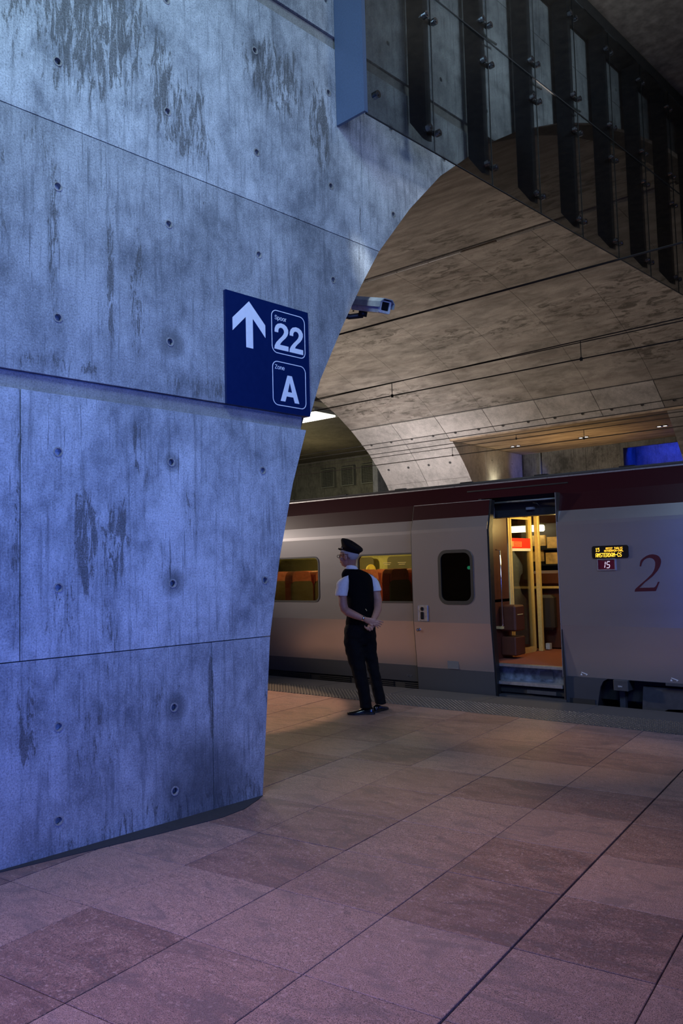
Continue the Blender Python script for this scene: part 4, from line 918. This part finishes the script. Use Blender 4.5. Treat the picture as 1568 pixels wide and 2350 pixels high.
# running gear in the open bay
boxo('equipment_box', (-3.485, -3.325, 8.62, 8.80, .145, .262), 'train_box', tr, bev=.006)
bm = bmesh.new(); prism(bm, [(-3.22, -.03), (-3.20, .20), (-2.62, .20), (-2.50, .10), (-2.38, -.10), (-2.30, -.25), (-2.38, -.25), (-2.50, -.08), (-2.62, .0), (-2.95, -.02), (-3.10, -.10), (-3.22, -.12)], [], 8.72, 8.86, to_y(0)); fin('bogie_frame', bm, 'train_box', tr)
boxo('damper', (-3.46, -3.40, 8.72, 8.78, -.28, .145), 'train_box', tr)
boxo('underfloor_pod', (-2.94, -2.60, 8.645, 8.80, .235, .262), 'train_box', tr)
for xx in (-3.45, -1.2, 1.8):
    bm = bmesh.new(); prism(bm, circ(xx, -.12, .455, 32), [], 9.26, 9.40, to_y(0)); prism(bm, circ(xx, -.12, .13, 16), [], 9.10, 9.26, to_y(0)); fin('wheel', bm, 'rail_steel', tr)
# doorway: jambs, mechanism, steps
boxo('door_jamb', (-5.06, -5.02, 8.625, 8.70, .0, 2.33), 'rubber', tr)
boxo('door_jamb', (-4.045, -4.030, 8.604, 8.70, .0, 2.33), 'inner_dark', tr)
boxo('jamb_edge', (-4.050, -4.045, 8.598, 8.625, .26, 2.33), 'silver_trim', tr)
boxo('guide_rail', (-4.945, -4.93, 8.63, 8.65, .34, 2.18), 'rail_steel', tr)
boxo('lintel_beam', (-5.04, -4.05, 8.84, 8.92, 2.10, 2.185), 'steel_dark', tr)
boxo('mechanism_cover', (-5.04, -4.05, 8.93, 9.00, 2.10, 2.42), 'inner_dark', tr)
bm = bmesh.new(); tube(bm, [(-5.02, 8.74, 2.275), (-4.06, 8.74, 2.275)], .012, 8); fin('slide_rail', bm, 'grille_grey', tr, True)
bm = bmesh.new(); box(bm, -4.52, -4.42, 8.80, 8.84, 2.17, 2.20); box(bm, -4.98, -4.94, 8.72, 8.80, 2.10, 2.26); tube(bm, [(-4.97, 8.76, 2.12), (-4.97, 8.76, 2.22)], .022, 10); box(bm, -4.09, -4.05, 8.74, 8.82, 2.15, 2.22); fin('door_mechanism', bm, 'worn_metal', tr)
bm = bmesh.new(); tube(bm, [(-4.42, 8.78, 2.25), (-4.36, 8.77, 2.235), (-4.34, 8.79, 2.20)], .006, 6); fin('cable', bm, 'cable_black', tr, True)
bm = bmesh.new(); box(bm, -4.99, -4.05, 8.635, 8.72, .325, .358, bev=.006); fin('threshold', bm, 'silver_trim', tr)
boxo('step_riser', (-4.99, -4.05, 8.755, 8.775, .14, .33), 'worn_metal', tr)
boxo('riser_pocket', (-4.40, -4.24, 8.748, 8.757, .20, .285), 'grey_print', tr)
bm = bmesh.new(); box(bm, -4.92, -4.065, 8.61, 8.76, .118, .160, bev=.006); fin('folding_step', bm, 'silver_trim', tr)
boxo('step_frame', (-4.98, -4.93, 8.62, 8.76, .10, .33), 'rail_steel', tr)
boxo('step_box', (-4.97, -4.05, 8.66, 8.80, .03, .10), 'train_under', tr)
boxo('step_box', (-4.52, -4.16, 8.64, 8.66, .035, .075), 'train_box', tr)
boxo('bottom_sill', (-4.97, -4.02, 8.60, 8.72, -.02, .005), 'train_box', tr)
# vestibule
boxo('vestibule_floor', (-5.9, -3.3, 8.70, 11.3, .335, .357), 'carpet', tr)
boxo('vestibule_ceiling', (-5.9, -3.3, 9.0, 11.35, 2.26, 2.30), 'inner_ceiling', tr)
boxo('saloon_ceiling', (-33, -5.9, 8.95, 11.35, 2.18, 2.22), 'inner_wall', tr)
boxo('inner_panel', (-5.14, -5.09, 8.70, 9.36, .357, 2.26), 'inner_brown', tr)
boxo('inner_panel', (-4.03, -3.95, 8.70, 11.3, .357, 2.26), 'inner_brown', tr)
boxo('inner_panel', (-5.95, -5.9, 8.66, 11.35, .357, 2.26), 'inner_dark', tr)
boxo('inner_panel', (-5.9, -3.9, 11.20, 11.25, .357, 2.26), 'inner_brown', tr)
bm = bmesh.new(); tube(bm, [(-5.03, 9.0, .755), (-5.0, 9.0, .78), (-5.0, 9.0, 1.70), (-5.06, 9.0, 1.715)], .009, 8); fin('grab_pole', bm, 'chrome', tr, True)
boxo('grab_bracket', (-5.09, -5.0, 8.98, 9.03, .735, .765), 'brass_alu', tr)
# glazed partition (runs across the coach)
gp_ = empty('glazed_partition'); gp_.parent = tr
for x, y, wx, wy, z1 in ((-5.10, 9.385, .025, .022, 2.14), (-5.10, 9.44, .025, .022, 2.15), (-5.135, 10.03, .022, .025, 2.17), (-5.14, 10.10, .02, .02, 2.18), (-5.06, 10.14, .030, .028, 2.20)):
    bm = bmesh.new(); box(bm, x - wx, x + wx, y - wy, y + wy, .357, z1, bev=.004); fin('post', bm, 'brass_alu', gp_)
for z0, z1 in ((.357, .43), (2.12, 2.15)):
    boxo('rail', (-5.125, -5.095, 9.46, 10.03, z0, z1), 'brass_alu', gp_)
boxo('mid_rail', (-5.11, -5.09, 8.95, 9.38, 1.06, 1.095), 'brass_alu', gp_)
boxo('glass', (-5.114, -5.106, 9.45, 10.02, .43, 2.12), 'inner_glass', gp_)
po = boxo('poster', (-5.103, -5.100, 9.462, 10.015, 1.735, 1.870), 'poster_red', gp_)
boxo('poster_footer', (-5.103, -5.099, 9.462, 10.015, 1.700, 1.735), 'sign_white', gp_)
bm = bmesh.new()
for k in range(4):
    box(bm, -5.0995, -5.098, 9.475, 9.55, 1.76 + k * .018, 1.771 + k * .018)
    for j in range(6): box(bm, -5.0995, -5.098, 9.57 + j * .035, 9.59 + j * .035 , 1.76 + k * .018, 1.768 + k * .018)
for k in range(7): box(bm, -5.0995, -5.098, 9.466, 9.474, 1.755 + k * .016, 1.762 + k * .016)
fin('poster_text', bm, 'poster_print', po)
bm = bmesh.new(); box(bm, -5.87, -5.19, 10.55, 10.66, 1.985, 2.075, bev=.015); fin('light_tube', bm, 'tube_light', tr)
boxo('light_housing', (-5.88, -5.18, 10.54, 10.68, 2.075, 2.10), 'grille_grey', tr)
boxo('ceiling_lamp', (-4.55, -4.20, 9.45, 9.65, 2.235, 2.262), 'ceiling_glow', tr)
# litter bin and heater on the left wall
bm = bmesh.new(); box(bm, -5.09, -4.87, 9.08, 9.34, .70, 1.02, bev=.02); fin('litter_bin', bm, 'inner_brown', tr)
bm = bmesh.new(); box(bm, -5.09, -4.89, 9.10, 9.36, .40, .63, bev=.012); fin('lower_locker', bm, 'inner_brown', tr)
bm = bmesh.new()
for k in range(14): box(bm, -5.09, -5.075, 8.84, 8.96, .72 + k * .022, .729 + k * .022)
o = fin('vent_slats', bm, 'inner_brown', tr)
boxo('bin_slot', (-4.869, -4.866, 9.14, 9.28, .90, .91), 'brass_alu', tr)
# white inner door with a dark curved print, behind the glass
boxo('inner_door', (-5.95, -5.66, 10.92, 10.96, .357, 1.80), 'plaster_white', tr)
bm = bmesh.new()
prism(bm, [(-5.86, 1.78), (-5.66, 1.78), (-5.58, 1.62), (-5.55, 1.52), (-5.62, 1.46), (-5.56, 1.38), (-5.53, 1.26), (-5.56, 1.14), (-5.52, 1.00), (-5.50, .86), (-5.60, .84), (-5.62, .98), (-5.72, 1.10), (-5.76, 1.24), (-5.73, 1.36), (-5.66, 1.44), (-5.74, 1.60)], [], 10.905, 10.918, to_y(0)); fin('door_print', bm, 'inner_dark', tr)
# brochure rack, luggage and seat seen on the right of the doorway
rk = empty('brochure_rack'); rk.parent = tr
boxo('back_panel', (-5.64, -4.60, 10.80, 10.83, 1.30, 2.10), 'inner_dark', rk)
for x0, x1, z0, z1 in ((-5.40, -5.20, 1.78, 1.93), (-5.17, -4.98, 1.72, 1.90), (-5.42, -5.24, 1.56, 1.72), (-5.20, -5.02, 1.50, 1.68), (-4.98, -4.80, 1.52, 1.70)): boxo('brochure', (x0, x1, 10.66, 10.70, z0, z1), 'paper_tan', rk)
for z in (1.52, 1.74): boxo('shelf', (-5.44, -4.70, 10.60, 10.80, z - .02, z), 'steel_dark', rk)
boxo('counter_rail', (-5.36, -4.60, 10.40, 10.44, 1.185, 1.215), 'brass_alu', tr)
boxo('luggage_block', (-5.34, -4.9, 10.46, 10.78, 1.215, 1.43), 'inner_brown', tr, bev=.04)
boxo('locker', (-5.34, -4.60, 10.46, 10.9, .37, 1.18), 'inner_brown', tr, bev=.01)
boxo('seat_edge', (-5.16, -4.95, 10.30, 10.45, .62, 1.10), 'inner_dark', tr, bev=.04)
boxo('socket_box', (-5.06, -5.0, 10.26, 10.32, .37, .45), 'cam_light', tr)
# saloon seats behind the side windows
def seat(x, y, face):
    s = empty('seat', loc=(x, y, .357)); s.parent = tr; s.rotation_euler = (0, 0, 0 if face > 0 else PI)
    bm = bmesh.new(); prism(bm, rrect(-.23, .23, .30, 1.12, .10, 5), [], -.05, .07, lambda u, v, d: (d, u, v)); fin('backrest', bm, 'seat_red', s)
    bm = bmesh.new(); prism(bm, rrect(-.235, .235, .30, 1.00, .08, 4), [], -.075, -.05, lambda u, v, d: (d, u, v)); fin('shell', bm, 'seat_shell', s)
    bm = bmesh.new(); box(bm, -.02, .45, -.23, .23, .30, .44, bev=.03); fin('cushion', bm, 'seat_red', s)
    bm = bmesh.new(); prism(bm, rrect(-.205, .205, .86, 1.150, .09, 5), [], -.062, .085, lambda u, v, d: (d, u, v)); fin('headrest_cover', bm, 'seat_cover', s)
    bm = bmesh.new(); box(bm, .0, .40, .245, .285, .48, .54, bev=.012); box(bm, .0, .40, -.285, -.245, .48, .54, bev=.012); fin('armrest', bm, 'seat_shell', s)
    boxo('pedestal', (.05, .30, -.15, .15, .0, .30), 'seat_shell', s)
    return s
proto = seat(-6.62, 9.02, -1)
def dup(root, x, y, face):
    r = root.copy(); COL.objects.link(r); r.location = (x, y, .357); r.rotation_euler = (0, 0, 0 if face > 0 else PI)
    for ch in list(root.children): c_ = ch.copy(); COL.objects.link(c_); c_.parent = r
    return r
for x, y, fc in ((-6.62, 9.54, -1), (-7.55, 9.02, -1), (-7.55, 9.54, -1), (-8.45, 9.02, -1), (-8.45, 9.54, -1), (-9.35, 9.02, -1), (-9.35, 9.54, -1), (-10.25, 9.02, -1), (-10.25, 9.54, -1), (-7.1, 10.60, 1), (-7.1, 11.08, 1), (-8.0, 10.60, 1), (-8.0, 11.08, 1), (-8.9, 10.60, 1), (-8.9, 11.08, 1), (-9.8, 10.60, 1), (-9.8, 11.08, 1), (-10.7, 10.60, 1)):
    dup(proto, x, y, fc)
for xx in (-6.9, -8.1):
    bm = bmesh.new(); ball(bm, (xx, 10.35, 1.50), (.07, .10, .09), 12); fin('head_cushion', bm, 'seat_yellow', tr, True)
boxo('luggage_shelf', (-14, -6.0, 10.95, 11.35, 1.86, 1.89), 'brass_alu', tr)
for x in (-10.6, -9.3, -8.0, -6.7):
    bm = bmesh.new(); prism(bm, rrect(x - .5, x + .5, 1.10, 1.72, .07), [], 11.33, 11.345, to_y(0)); fin('far_window', bm, 'seat_shell', tr)
boxo('saloon_floor', (-33, -5.95, 8.66, 11.4, .335, .357), 'inner_dark', tr)
boxo('inner_wall_lining', (-33, -5.95, 8.645, 8.66, .357, 1.05), 'inner_dark', tr)
for c_ in tr.children: c_.location = c_.location - TR0
point('saloon_lamp', (-7.2, 10.0, 2.05), 34, (1.0, .84, .45), .12)
point('saloon_lamp', (-9.2, 10.0, 2.05), 80, (1.0, .86, .50), .12)
point('vestibule_lamp', (-4.50, 9.75, 2.05), 26, (1.0, .70, .24), .10)

# ------------------------------------------------------------------ the man (u = towards picture right, v = away, z = up)
PX = Vector((-5.395, 6.755, 0)) + Vector((R_.x, R_.y, 0)).normalized() * .033; PR = math.atan2(R_.y, R_.x)
man = empty('person', 'person in black peaked cap, waistcoat and white short-sleeved shirt, hands clasped behind back', 'person', PX, PR)
YAW = math.radians(28)
bm = bmesh.new()
fz = Vector((-.88, .47, 0)).normalized()            # where he looks
fl = Vector((-fz.y, fz.x, 0)) * 1.0                 # his left
hc = Vector((-.182, .03, 1.668))
def H(a, l, z): return hc + fz * a + fl * l + Vector((0, 0, z))
rotH = Matrix((fz, fl, Vector((0, 0, 1)))).transposed()
ball(bm, H(-.005, 0, .022), (.098, .076, .085), 20, rotH)      # skull
ball(bm, H(.022, 0, -.045), (.072, .060, .085), 18, rotH)      # face and jaw
ball(bm, H(.055, 0, -.095), (.030, .028, .022), 12, rotH)      # chin
ball(bm, H(.085, 0, .010), (.016, .045, .012), 12, rotH)       # brow
tube(bm, [H(.088, 0, .005), H(.104, 0, -.030), H(.088, 0, -.045)], [.008, .0135, .010], 8)   # nose
ball(bm, H(.090, 0, -.066), (.010, .024, .006), 10, rotH); ball(bm, H(.087, 0, -.077), (.010, .020, .006), 10, rotH)
for sgn in (1, -1):
    ball(bm, H(-.006, sgn * .078, -.022), (.019, .009, .030), 12, rotH); ball(bm, H(-.004, sgn * .082, -.005), (.012, .008, .013), 10, rotH)
    ball(bm, H(.060, sgn * .042, -.040), (.025, .022, .022), 10, rotH)
tube(bm, [H(-.035, 0, -.02), (-.165, .045, 1.56), (-.135, .06, 1.46)], [.060, .058, .075], 16)   # neck
# trunk and legs inside the clothes keep the body one surface
sections(bm, [(-.06, .07, .80, .13, .09, YAW), (-.065, .07, 1.05, .12, .085, YAW), (-.08, .06, 1.30, .15, .09, YAW), (-.10, .06, 1.44, .13, .075, YAW)], 16)
tube(bm, [(-.12, .04, .86), (-.105, .03, .50), (-.045, .0, .07)], [.075, .055, .038], 12)
tube(bm, [(.0, .11, .86), (.045, .13, .50), (.115, .15, .09)], [.070, .052, .038], 12)
# arms
LS, LE, LW = Vector((-.228, -.015, 1.385)), Vector((-.238, -.10, 1.105)), Vector((-.035, -.155, 1.0))
RS, RE, RW = Vector((.070, .145, 1.405)), Vector((.118, .085, 1.135)), Vector((.058, -.085, .985))
tube(bm, [LS, (-.256, -.055, 1.26), (-.252, -.09, 1.16), LE, (-.205, -.122, 1.075), (-.13, -.142, 1.040), LW], [.044, .045, .044, .044, .045, .039, .027], 14)
tube(bm, [RS, (.105, .13, 1.26), (.122, .11, 1.18), RE, (.116, .045, 1.09), (.090, -.02, 1.035), RW], [.052, .047, .045, .044, .043, .037, .027], 14)
tube(bm, [(-.10, .06, 1.41), LS], [.06, .042], 12); tube(bm, [(-.08, .08, 1.42), RS], [.07, .052], 12)
# left hand: open palm, fingers trailing to the right
def hand(points): 
    for pts, rr in points: tube(bm, pts, rr, 9); ball(bm, pts[-1], rr[-1], 8)
tube(bm, [LW, (.0, -.168, .985), (.045, -.178, .972), (.075, -.178, .968)], [(.020, .026), (.017, .034), (.015, .040), (.012, .036)], 12)
hand([([(.07, -.18, .985), (.108, -.172, .982), (.138, -.160, .972), (.158, -.152, .960)], [.0095, .009, .0082, .0072]),
      ([(.07, -.182, .968), (.105, -.178, .962), (.130, -.168, .950), (.146, -.160, .938)], [.0095, .009, .0082, .0072]),
      ([(.068, -.182, .953), (.098, -.180, .944), (.118, -.172, .930), (.128, -.164, .918)], [.009, .0087, .008, .007]),
      ([(.062, -.180, .940), (.084, -.180, .930), (.098, -.174, .917), (.104, -.168, .906)], [.0085, .008, .0073, .0065]),
      ([(.012, -.172, .965), (.028, -.182, .945), (.048, -.186, .930), (.060, -.186, .918)], [.0115, .0105, .0095, .008])])
# right hand: wraps under the left palm, finger tips curl up over it
tube(bm, [RW, (.045, -.125, .955), (.028, -.165, .925), (.018, -.180, .908)], [(.024, .022), (.032, .019), (.036, .017), (.030, .014)], 12)
hand([([(.045, -.178, .905), (.040, -.200, .890), (.028, -.208, .905), (.022, -.205, .922)], [.0095, .0092, .0085, .0075]),
      ([(.025, -.180, .900), (.018, -.204, .882), (.006, -.212, .896), (.0, -.208, .914)], [.0095, .0092, .0085, .0075]),
      ([(.006, -.180, .905), (-.004, -.202, .890), (-.014, -.208, .904), (-.018, -.204, .920)], [.0092, .0088, .008, .0072]),
      ([(-.010, -.176, .915), (-.022, -.194, .905), (-.032, -.198, .917), (-.034, -.194, .931)], [.0085, .008, .0073, .0065]),
      ([(.050, -.150, .945), (.066, -.178, .930), (.066, -.196, .935), (.056, -.204, .944)], [.0115, .0105, .0095, .008])])
body = fin('body', bm, 'skin', man)
bake(body, ('REMESH', dict(mode='VOXEL', voxel_size=.0045)), ('SMOOTH', dict(factor=.5, iterations=3)))
# hair below the cap
bm = bmesh.new()
ball(bm, H(-.012, 0, .020), (.1035, .0815, .090), 28, rotH)
bmesh.ops.delete(bm, geom=[v for v in bm.verts if (lambda q: q.z < -.055 or (q.dot(fz) > .018 and q.z < .02) or (q.dot(fz) > -.03 and q.z < -.005) or q.dot(fz) > .07 or q.z > .085)(v.co - hc)], context='VERTS')
hair = fin('hair', bm, 'grey_hair', man, True); bake(hair, ('SOLIDIFY', dict(thickness=.006, offset=1)))
# glasses
bm = bmesh.new()
for sgn in (1, -1):
    tube(bm, [H(.104, sgn * .052, .004), H(.06, sgn * .074, .006), H(-.002, sgn * .084, .002), H(-.02, sgn * .082, -.012)], .0028, 6)
    c0 = H(.106, sgn * .032, -.008)
    pts = [c0 + fl * (.024 * math.cos(2 * PI * k / 14)) + Vector((0, 0, .016 * math.sin(2 * PI * k / 14))) for k in range(15)]
    tube(bm, pts, .0026, 6, cap=False)
tube(bm, [H(.108, -.010, -.004), H(.110, 0, -.002), H(.108, .010, -.004)], .0022, 6)
fin('glasses', bm, 'cable_black', man, True)
# peaked cap, tipped back
capc = H(-.024, -.004, .054); tilt = math.radians(24)
Tm = Matrix.Translation(capc) @ rotH.to_4x4() @ Matrix.Rotation(-tilt, 4, 'Y')
bm = bmesh.new(); n = 32
prof_c = [(.105, .088, -.020, 0), (.108, .091, .012, 0), (.126, .112, .040, .004), (.134, .119, .056, .004), (.128, .113, .070, .004), (.085, .075, .080, .004), (.02, .02, .083, .004)]
rings = [[bm.verts.new(Tm @ Vector((rx * math.cos(2 * PI * k / n) + ox, ry * math.sin(2 * PI * k / n), z + .016 * math.cos(2 * PI * k / n) * (z > .02)))) for k in range(n)] for rx, ry, z, ox in prof_c]
for A, B in zip(rings[:-1], rings[1:]):
    for k in range(n): bm.faces.new((A[k], A[(k + 1) % n], B[(k + 1) % n], B[k]))
bm.faces.new(rings[0]); bm.faces.new(rings[-1]); fin('cap', bm, 'cap_cloth', man, True)
bm = bmesh.new(); A = []; B = []
for k in range(15):
    th = math.radians(-62 + 124 * k / 14)
    A.append(bm.verts.new(Tm @ Vector((.101 * math.cos(th), .084 * math.sin(th), -.016)))); B.append(bm.verts.new(Tm @ Vector((.101 * math.cos(th) + .052 * math.cos(th) ** .8, .086 * math.sin(th), -.036 + .008 * math.sin(th) ** 2))))
for k in range(14): bm.faces.new((A[k], A[k + 1], B[k + 1], B[k]))
pk = fin('cap_peak', bm, 'black_gloss', man, True); bake(pk, ('SOLIDIFY', dict(thickness=.005)))
bm = bmesh.new()
for k in range(9):
    a0 = math.radians(-58 + 116 * k / 9); a1 = math.radians(-58 + 116 * (k + 1) / 9)
    tube(bm, [Tm @ Vector((.107 * math.cos(a0), .090 * math.sin(a0), -.004)), Tm @ Vector((.107 * math.cos(a1), .090 * math.sin(a1), -.004))], .005, 6)
fin('cap_strap', bm, 'black_gloss', man, True)
bm = bmesh.new(); ball(bm, Tm @ Vector((.058, .086, .000)), (.009, .009, .009), 10); ball(bm, Tm @ Vector((.108, .012, .018)), (.008, .014, .016), 10); fin('cap_button', bm, 'chrome', man, True)
# shirt: collar and two sleeves, cloth folds from a displaced surface
bm = bmesh.new()
sections(bm, [(-.128, .062, 1.475, .098, .078, YAW), (-.148, .052, 1.520, .076, .070, YAW, 0, .22), (-.158, .048, 1.562, .067, .064, YAW, 0, .25), (-.156, .048, 1.566, .061, .058, YAW, 0, .25), (-.150, .052, 1.50, .060, .056, YAW, 0, .2)], 24)
fin('collar', bm, 'shirt_cloth', man, True)
tex = bpy.data.textures.new('folds', 'CLOUDS'); tex.noise_scale = .055
def garment(name, bm, mat, disp=.010, sub=2):
    o = fin(name, bm, mat, man)
    bake(o, ('SUBSURF', dict(levels=sub, render_levels=sub)), ('DISPLACE', dict(texture=tex, strength=disp, mid_level=.5)))
    return o
bm = bmesh.new(); sections(bm, [(-.175, .02, 1.475, .035, .055, YAW, 0, -.6), (-.222, -.01, 1.445, .060, .068, YAW, 0, -.45), (-.248, -.035, 1.385, .066, .070, YAW), (-.262, -.05, 1.30, .066, .068, YAW), (-.270, -.062, 1.238, .071, .070, YAW, -.05, .08), (-.266, -.062, 1.244, .055, .055, YAW)], 18); garment('sleeve', bm, 'shirt_cloth', .016)
bm = bmesh.new(); sections(bm, [(.02, .11, 1.475, .035, .05, YAW, 0, .6), (.060, .135, 1.44, .056, .062, YAW, 0, .4), (.082, .142, 1.385, .060, .065, YAW), (.100, .138, 1.32, .060, .063, YAW), (.108, .13, 1.275, .062, .064, YAW, 0, -.1), (.106, .13, 1.282, .050, .050, YAW)], 18); garment('sleeve', bm, 'shirt_cloth', .012)
# waistcoat
bm = bmesh.new(); sections(bm, [(-.140, .055, 1.528, .078, .066, YAW, 0, .12), (-.128, .055, 1.508, .112, .080, YAW, 0, .10), (-.112, .056, 1.478, .158, .096, YAW, 0, .06), (-.100, .057, 1.445, .178, .108, YAW, 0, .03), (-.086, .06, 1.39, .168, .120, YAW), (-.072, .06, 1.30, .158, .126, YAW), (-.066, .06, 1.18, .150, .124, YAW), (-.066, .065, 1.08, .148, .120, YAW), (-.078, .07, .98, .158, .122, YAW), (-.078, .075, .915, .165, .124, YAW), (-.075, .075, .92, .14, .10, YAW)], 28); garment('waistcoat', bm, 'black_cloth', .010)
bm = bmesh.new(); prism(bm, [(-.020, 1.098), (-.006, 1.078), (-.002, 1.082), (-.016, 1.102)], [], -.073, -.066, lambda u, v, d: (u, d, v)); fin('back_buckle', bm, 'brass_alu', man)
# trousers
bm = bmesh.new()
sections(bm, [(-.075, .075, .96, .150, .112, YAW), (-.080, .072, .90, .176, .128, YAW), (-.080, .07, .82, .180, .130, YAW), (-.075, .07, .76, .165, .115, YAW), (-.072, .075, .71, .10, .09, YAW)], 26)
sections(bm, [(-.150, .045, .84, .098, .105, 0), (-.155, .045, .76, .100, .104, 0), (-.140, .04, .65, .100, .098, 0), (-.120, .03, .53, .088, .088, 0), (-.098, .02, .43, .078, .080, 0), (-.068, .01, .28, .068, .075, 0), (-.048, .0, .16, .060, .068, 0), (-.038, -.002, .065, .060, .070, 0)], 20)
sections(bm, [(.000, .095, .84, .092, .10, 0), (.004, .10, .76, .088, .098, 0), (.016, .11, .65, .078, .09, 0), (.038, .125, .53, .070, .082, 0), (.058, .135, .43, .064, .076, 0), (.086, .15, .28, .062, .074, 0), (.108, .16, .16, .059, .070, 0), (.122, .165, .075, .058, .070, 0)], 20)
tro = fin('trousers', bm, 'trouser_cloth', man)
tex2 = bpy.data.textures.new('folds_long', 'CLOUDS'); tex2.noise_scale = .07
bake(tro, ('REMESH', dict(mode='VOXEL', voxel_size=.008)), ('SMOOTH', dict(factor=.6, iterations=5)), ('DISPLACE', dict(texture=tex2, strength=.022, mid_level=.5)))
# wrist watch
bm = bmesh.new()
d = (LW - Vector((-.13, -.142, 1.040))).normalized(); cwp = LW - d * .012
tube(bm, [cwp - d * .009, cwp + d * .009], [.0315, .0315], 18, cap=False); fin('watch_strap', bm, 'chrome', man, True)
bm = bmesh.new(); ball(bm, cwp + Vector((.0, -.031, .004)), (.014, .006, .014), 12); fin('watch_case', bm, 'chrome', man, True)
# polished shoes
def shoe(origin, ang, name='shoe'):
    R3 = Matrix.Rotation(ang, 3, 'Z'); o = Vector(origin)
    bm = bmesh.new()
    secs = [(-.075, .050, .030, .034), (-.060, .075, .036, .050), (-.03, .082, .038, .055), (.02, .074, .037, .050), (.07, .052, .042, .036), (.12, .040, .046, .026), (.165, .032, .040, .020), (.195, .026, .024, .012)]
    rings = []
    for x, top, hw, r in secs:
        rings.append([bm.verts.new(o + R3 @ Vector((x, hw * math.cos(a), .018 + max(0, (top - .018) * math.sin(a)) if math.sin(a) > 0 else .016))) for a in [2 * PI * k / 16 for k in range(16)]])
    for A, B in zip(rings[:-1], rings[1:]):
        for k in range(16): bm.faces.new((A[k], A[(k + 1) % 16], B[(k + 1) % 16], B[k]))
    bm.faces.new(rings[0]); bm.faces.new(rings[-1])
    s = fin(name, bm, 'shoe_leather', man); bake(s, ('SUBSURF', dict(levels=2, render_levels=2)))
    bm = bmesh.new()
    def solep(x0, x1, z0, z1, k=1.0):
        pts = [p for p in [(-.085, .020), (-.07, .034), (-.03, .040), (.02, .036), (.07, .043), (.13, .050), (.17, .043), (.20, .024), (.21, .0)] if x0 <= p[0] <= x1]
        out = [(x, y * k) for x, y in pts] + [(x, -y * k) for x, y in pts[::-1] if y > 0]
        prism(bm, out, [], z0, z1, lambda u, v, d_: tuple(o + R3 @ Vector((u, v, d_))))
    solep(-.1, .3, .009, .020); solep(-.1, -.02, .001, .010); solep(.06, .3, .001, .010)
    fin('shoe_sole', bm, 'rubber', s)
shoe((-.030, .0, 0), math.radians(176)); shoe((.085, .135, 0), math.radians(58))
